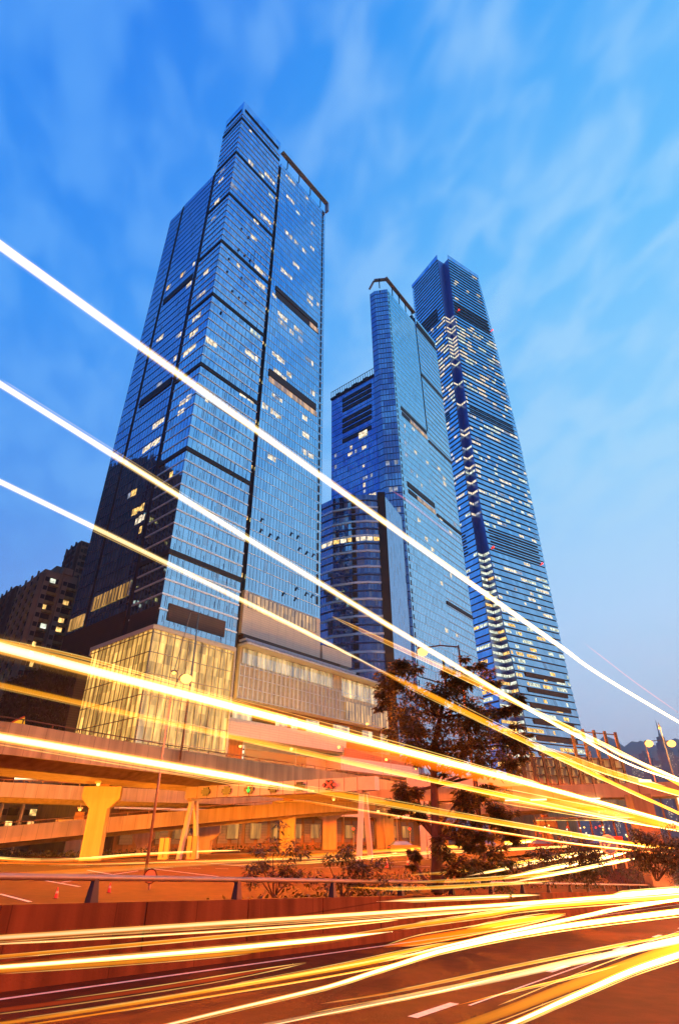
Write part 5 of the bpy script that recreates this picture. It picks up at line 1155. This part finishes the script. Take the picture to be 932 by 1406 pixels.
def trail(label, mode, val, px, width, core, bright, halo=0, group='light streaks along the road', strands=3):
    """px: pixel path; mode 'd' = fixed lateral lane plane, 'h' = fixed height above the carriageway, 'z' = fixed world height.
    width: apparent px width at the first / last point"""
    bright = bright*.30 if bright > 1.3 else bright*.5
    vs = val if isinstance(val, (list, tuple)) else [val]*len(px)
    P3 = []
    for q, v in zip(px, vs): P3.append(lane_pt(*q, v) if mode == 'd' else road_pt(*q, v) if mode == 'h' else at_z(*q, v))
    ws = width if isinstance(width, (list, tuple)) else (width, width)
    depth = lambda p: (p.y)*cp+(p.z-H)*sp
    r0, r1 = [max(.006, ws[i]/2*depth(p)/F) for i, p in ((0, P3[0]), (1, P3[-1]))]
    if mode == 'd' and len(P3) >= 6 and not isinstance(val, (list, tuple)):   # one even path per lane: height is a smooth curve of the distance run
        S = [p.dot(U) for p in P3]; M3 = Matrix(((0,)*3,)*3); R3 = Vector((0, 0, 0))
        for s_, p in zip(S, P3):
            w_ = 1/(6+abs(s_))**2; b_ = (1, s_, s_*s_)
            for i in range(3):
                R3[i] += w_*b_[i]*p.z
                for j in range(3): M3[i][j] += w_*b_[i]*b_[j]
        cf = M3.inverted() @ R3
        P3 = [Vector((p.x, p.y, cf[0]+cf[1]*s_+cf[2]*s_*s_)) for s_, p in zip(S, P3)]
    sp3 = smooth_pts(P3); n = len(sp3); sr = [max(.006, (ws[0]+(ws[1]-ws[0])*i/(n-1))/2*depth(p)/F) for i, p in enumerate(sp3)]
    inside = lambda q: -30 < q[0] < 950 and q[1] < 1412
    for e, q in ((0, px[0]), (1, px[-1])):
        if inside(q):
            for i in range(n):
                u = (i if e == 0 else n-1-i)/(n*.28)
                if u < 1: sr[i] *= .12+.88*math.sin(u*math.pi/2)
    rm = math.exp(sum(math.log(q) for q in sr)/n)
    o = MB().tube(sp3, sr, 10).build('light_trail', trail_mat(core, TC[core], bright/(2*rm)), smooth=True)
    tag(o, label, 'light trail', group)
    if core in CORE:
        cc, cs = CORE[core]; MB().tube(sp3, [q*.62 for q in sr], 10).build('bright_core', trail_mat(core+'_core', cc, bright*cs/(2*rm*.62)), o, smooth=True)
    rs = random.Random(hash(label) % 9999 if False else len(label)*37+len(px))
    for k in range(strands if mode != 'h' else min(strands, 2)):
        off = rs.choice((-1, 1))*rs.uniform(.5, 1.5); i0 = rs.randrange(0, max(1, n//3)); i1 = n-rs.randrange(0, max(1, n//4)); q3 = []
        for i in range(i0, i1):
            v = sp3[i]-Vector((0, 0, H)); q3.append(sp3[i]+Vector((0, 0, 1))*off*sr[i]*(1.1+.15*math.sin(i*.12+k*2)))
        rr_ = [max(.004, .0009*depth(p)*rs.choice((.8, 1.0))) for p in q3]; rr_[0] *= .3; rr_[-1] *= .3
        if len(q3) > 3: MB().tube(q3, rr_, 6).build('strand', trail_mat('strand', (1, .62, .16), .5/(2*rr_[len(rr_)//2])), o, smooth=True)
    if halo: MB().tube(sp3, [q*halo for q in sr], 10).build('halo', trail_mat(core+'_halo', TC[core], bright*.07/(2*rm*halo)), o, smooth=True)
    return o
# high streaks
trail('topmost and thickest white streak falling from the upper left across all towers', 'd', 2.8, [(-60,296),(0,338),(100,407),(213,487),(350,588),(480,684),(626,786),(768,889),(850,944),(960,1008)], (16, 1.6), 'sky', 4.2, 1.5)
trail('second white streak from the top, passing the lamp above the tallest tree', 'd', 3.2, [(-60,492),(0,527),(80,577),(251,680),(337,736),(480,824),(579,889),(670,943),(722,971),(791,1013),(880,1052),(960,1082)], (11, 1.3), 'sky', 3.6, 1.5)
trail('third streak from the top, cream, fading in front of the mall roof', 'd', 3.5, [(-60,633),(0,663),(80,698),(160,736),(230,774),(337,829),(420,868),(480,897),(548,934)], (10, 5), 'sky', 1.6, 1.5)
trail('dim olive yellow streak running just below the second white one', 'd', 3.4, [(455,842),(490,864),(536,886),(577,904),(635,929),(683,953),(722,970),(790,1002),(870,1045),(960,1092)], (8, 4), 'yellow', .7)
trail('yellow streak continuing from the mall roof through the tree crown', 'd', 3.6, [(490,905),(548,934),(606,963),(670,992),(722,1018),(790,1050),(860,1085),(950,1125)], (10, 3.5), 'yellow', 1.1)
trail('faint rosy streak high over the right sky', 'd', 3.2, [(795,878),(830,905),(880,943),(940,985)], (2, 1), 'orange', .15, strands=0)
trail('faint short pink streak across the middle tower', 'd', 3.2, [(535,672),(560,688),(600,720),(640,750)], (3, 2), 'orange', .25, strands=0)
# middle streaks
trail('broad glowing yellow white streak crossing the glass box', 'd', 4.5, [(-60,878),(0,889),(113,914),(225,944),(350,978),(450,1001),(563,1030),(650,1056),(720,1076),(765,1090),(860,1114),(960,1138)], (22, 2.5), 'white', 4.5, 1.7)
trail('orange streak spreading below the broad one at its right end', 'd', 4.6, [(350,986),(450,1011),(563,1041),(650,1066),(760,1093),(860,1120),(950,1142)], (20, 8), 'orange', .9)
trail('thinner yellow streak under the broad one, in front of the glass box', 'd', 5.2, [(-60,930),(0,940),(113,965),(225,989),(350,1017),(473,1046),(650,1085),(760,1108),(850,1126),(940,1142)], (9, 2.5), 'yellow', 2.6, 1.6)
trail('bright white streak running along the highest viaduct parapet', 'd', 6.0, [(-60,1002),(0,1012),(90,1027),(188,1042),(300,1064),(350,1073),(430,1085)], (15, 10), 'white', 4.0, 1.6)
trail('yellow streak across the lane signals and behind the tree trunks', 'd', 6.0, [(350,1073),(430,1085),(488,1093),(570,1108),(650,1123),(760,1142),(860,1158),(950,1168)], (9, 2.5), 'yellow', 1.6, 1.5)
trail('thin yellow streak above the broad one at the left edge', 'd', 4.4, [(-60,868),(0,879),(113,903),(225,934),(350,969)], (2.5, 2), 'yellow', 1.0)
trail('thin orange streak right below the lane signals', 'd', 6.2, [(350,1090),(450,1106),(560,1122),(700,1146),(820,1164),(950,1176)], (3, 2), 'orange', .8)
trail('pale yellow band fanning out over the billboard frames', 'd', 4.2, [(722,1020),(780,1040),(860,1068),(950,1094)], (7, 6), 'yellow', .55)
trail('soft amber band over the footbridge girder', 'd', 5, [(640,1085),(720,1098),(800,1112),(870,1122)], (18, 12), 'yellow', .5)
trail('thin pale streak from the upper billboard to the right edge', 'd', 3.4, [(815,1015),(850,1035),(890,1052),(945,1075)], (4, 3), 'cream', .9)
# near carriageway
trail('uppermost cream streak along the parapet face', 'd', 9.4, [(-40,1290),(0,1286),(120,1279),(233,1273),(350,1267),(466,1259),(600,1248),(776,1233),(960,1222)], (7, 4.5), 'cream', 2.8, 1.5)
trail('hair thin white streak just under the uppermost cream one', 'd', 9.2, [(-40,1299),(0,1296),(200,1285),(466,1267),(700,1247)], (2, 2), 'cream', 1.3)
trail('orange streak low on the parapet at left', 'd', 9.0, [(-40,1316),(0,1313),(120,1305),(240,1292),(350,1280),(466,1270),(560,1262)], (4, 3), 'yellow', 1.1)
trail('bright white streak ending abruptly at mid width', 'd', 8.6, [(-40,1331),(0,1327),(150,1317),(300,1304),(400,1294),(466,1286),(538,1280)], (6, 6), 'white', 4.0, 1.9)
trail('olive streak hugging the underside of the bright one', 'd', 8.5, [(-40,1337),(0,1333),(150,1323),(300,1311),(420,1299)], (6, 4), 'yellow', .8)
trail('yellow streak joining the bundle at mid right', 'd', 8.4, [(440,1290),(538,1276),(600,1266),(666,1255),(780,1243),(960,1228)], (3, 5), 'yellow', 2.0, 1.8)
trail('broadest white streak of the bundle sweeping to the right edge', 'h', .65, [(210,1412),(300,1390),(420,1362),(466,1350),(540,1326),(616,1303),(716,1282),(816,1266),(960,1248)], (4, 7), 'white', 4.2)
trail('white streak crossing the bundle upward to the right', 'h', .9, [(520,1322),(616,1298),(716,1276),(800,1258),(870,1244),(960,1231)], (4, 3.5), 'white', 3.8)
trail('long yellow streak from the lower left into the bundle', 'h', .6, [(-40,1411),(60,1397),(200,1375),(330,1353),(466,1330),(560,1312),(691,1289)], (4, 4), 'yellow', 1.9, 1.8)
trail('thin amber streak under the long yellow one', 'h', .5, [(0,1413),(150,1390),(300,1366),(466,1338),(600,1312)], (2, 2), 'yellow', 1.2)
trail('thin orange streak above the long yellow one', 'h', .7, [(250,1366),(350,1348),(466,1326),(560,1306),(640,1290)], (3, 3), 'yellow', 1.0)
trail('wide translucent red orange fan inside the bundle', 'h', 1.0, [(526,1300),(600,1288),(690,1272),(776,1256)], (12, 7), 'orange', 1.0)
trail('short bright yellow tip above the red orange fan', 'h', 1.1, [(640,1276),(700,1266),(776,1254)], (5, 5), 'yellow', 1.6)
trail('thin amber streak over the bundle at centre', 'h', 1.15, [(636,1258),(690,1250),(746,1240)], (2, 2), 'yellow', 1.2)
trail('short white dash at the right end of the parapet', 'd', 9.6, [(841,1228),(880,1225),(960,1219)], (4, 4), 'white', 3.0)
trail('short pale dash on the parapet below the slim tree', 'd', 9.8, [(516,1238),(620,1234),(741,1229)], (3, 3), 'cream', 1.2)
trail('wide pale silver streak across the lower lane', 'h', .6, [(330,1413),(466,1387),(560,1369),(666,1348),(766,1326),(860,1306),(960,1284)], (3, 9), 'pale', .9)
trail('thin white core inside the pale silver streak', 'h', .62, [(330,1416),(466,1389),(600,1362),(700,1338)], (1.6, 1.6), 'white', 1.6)
trail('hair thin yellow line just above the pale silver streak', 'h', .7, [(440,1378),(560,1358),(700,1328),(830,1302),(960,1276)], (1.5, 2), 'yellow', 1.0)
trail('lowest and brightest streak at the bottom right corner', 'h', .65, [(670,1418),(720,1398),(800,1362),(880,1328),(960,1302)], (5, 9), 'white', 4.2)
trail('wide amber band above the brightest bottom right streak', 'h', .75, [(610,1418),(700,1386),(790,1351),(880,1318),(960,1290)], (10, 13), 'yellow', .7)
trail('thin amber line along the dashed lane marking', 'h', .3, [(620,1382),(700,1362),(770,1345),(860,1322)], (1.6, 2), 'yellow', 1.0)
trail('faint red streak low at the left on the road', 'h', .5, [(-40,1392),(100,1374),(260,1350),(420,1322)], (5, 4), 'red', .35)
# streaks on the junction beyond the rail
for i, (pts, w, c, b, lb) in enumerate((
    ([(690,1206),(760,1192),(820,1180),(862,1170)], 4, 'white', 3.0, 'brightest streak on the far road between the two bushes'),
    ([(700,1212),(770,1199),(830,1187),(875,1178)], 3, 'white', 2.4, 'second bright streak below it between the two bushes'),
    ([(640,1203),(700,1192),(770,1178),(840,1167)], 3, 'cream', 2.0, 'upper cream streak on the far road between the bushes'),
    ([(560,1212),(640,1209),(720,1203),(800,1196)], 3, 'yellow', 1.6, 'yellow streak behind the rail right of the tall tree'),
    ([(470,1218),(560,1220),(680,1214),(760,1209)], 3, 'yellow', 1.2, 'lowest yellow streak behind the rail posts'),
    ([(560,1202),(640,1196),(720,1183),(800,1170)], 2.5, 'yellow', 1.4, 'thin yellow streak crossing behind the slim tree'),
    ([(-30,1184),(100,1186),(260,1182),(420,1178),(560,1180)], 2, 'orange', .9, 'long thin orange streak across the junction'),
    ([(-30,1178),(80,1182),(200,1174),(330,1168)], 3, 'orange', .8, 'orange streak along the planted island at left'),
    ([(300,1188),(420,1184),(560,1172),(700,1166),(820,1160)], 2, 'orange', .9, 'orange streak from the shrubs to the right bushes'),
    ([(560,1166),(660,1160),(760,1152),(850,1146)], 3, 'yellow', .9, 'soft yellow streak before the parked cars'),
    ([(600,1150),(700,1146),(790,1140),(880,1136)], 4, 'yellow', .8, 'soft yellow streak just under the parked cars'))):
    trail(lb, 'z', .6, pts, (w, w), c, b)

# ================================================================== AIR
m, nt, out = nodes('evening_haze'); v = N(nt, 'VolumePrincipled'); v.inputs['Density'].default_value = .00012; v.inputs['Color'].default_value = (.82, .86, .95, 1); v.inputs['Anisotropy'].default_value = .2
L(nt, v.outputs[0], out.inputs['Volume'])
tag(MB().box(-4600, 4600, -1500, 6400, -12, 800).build('haze', m), 'thin evening haze over the city and harbour', kind='stuff')
cy.volume_bounces = 0; cy.volume_max_steps = 32; cy.volume_step_rate = 5
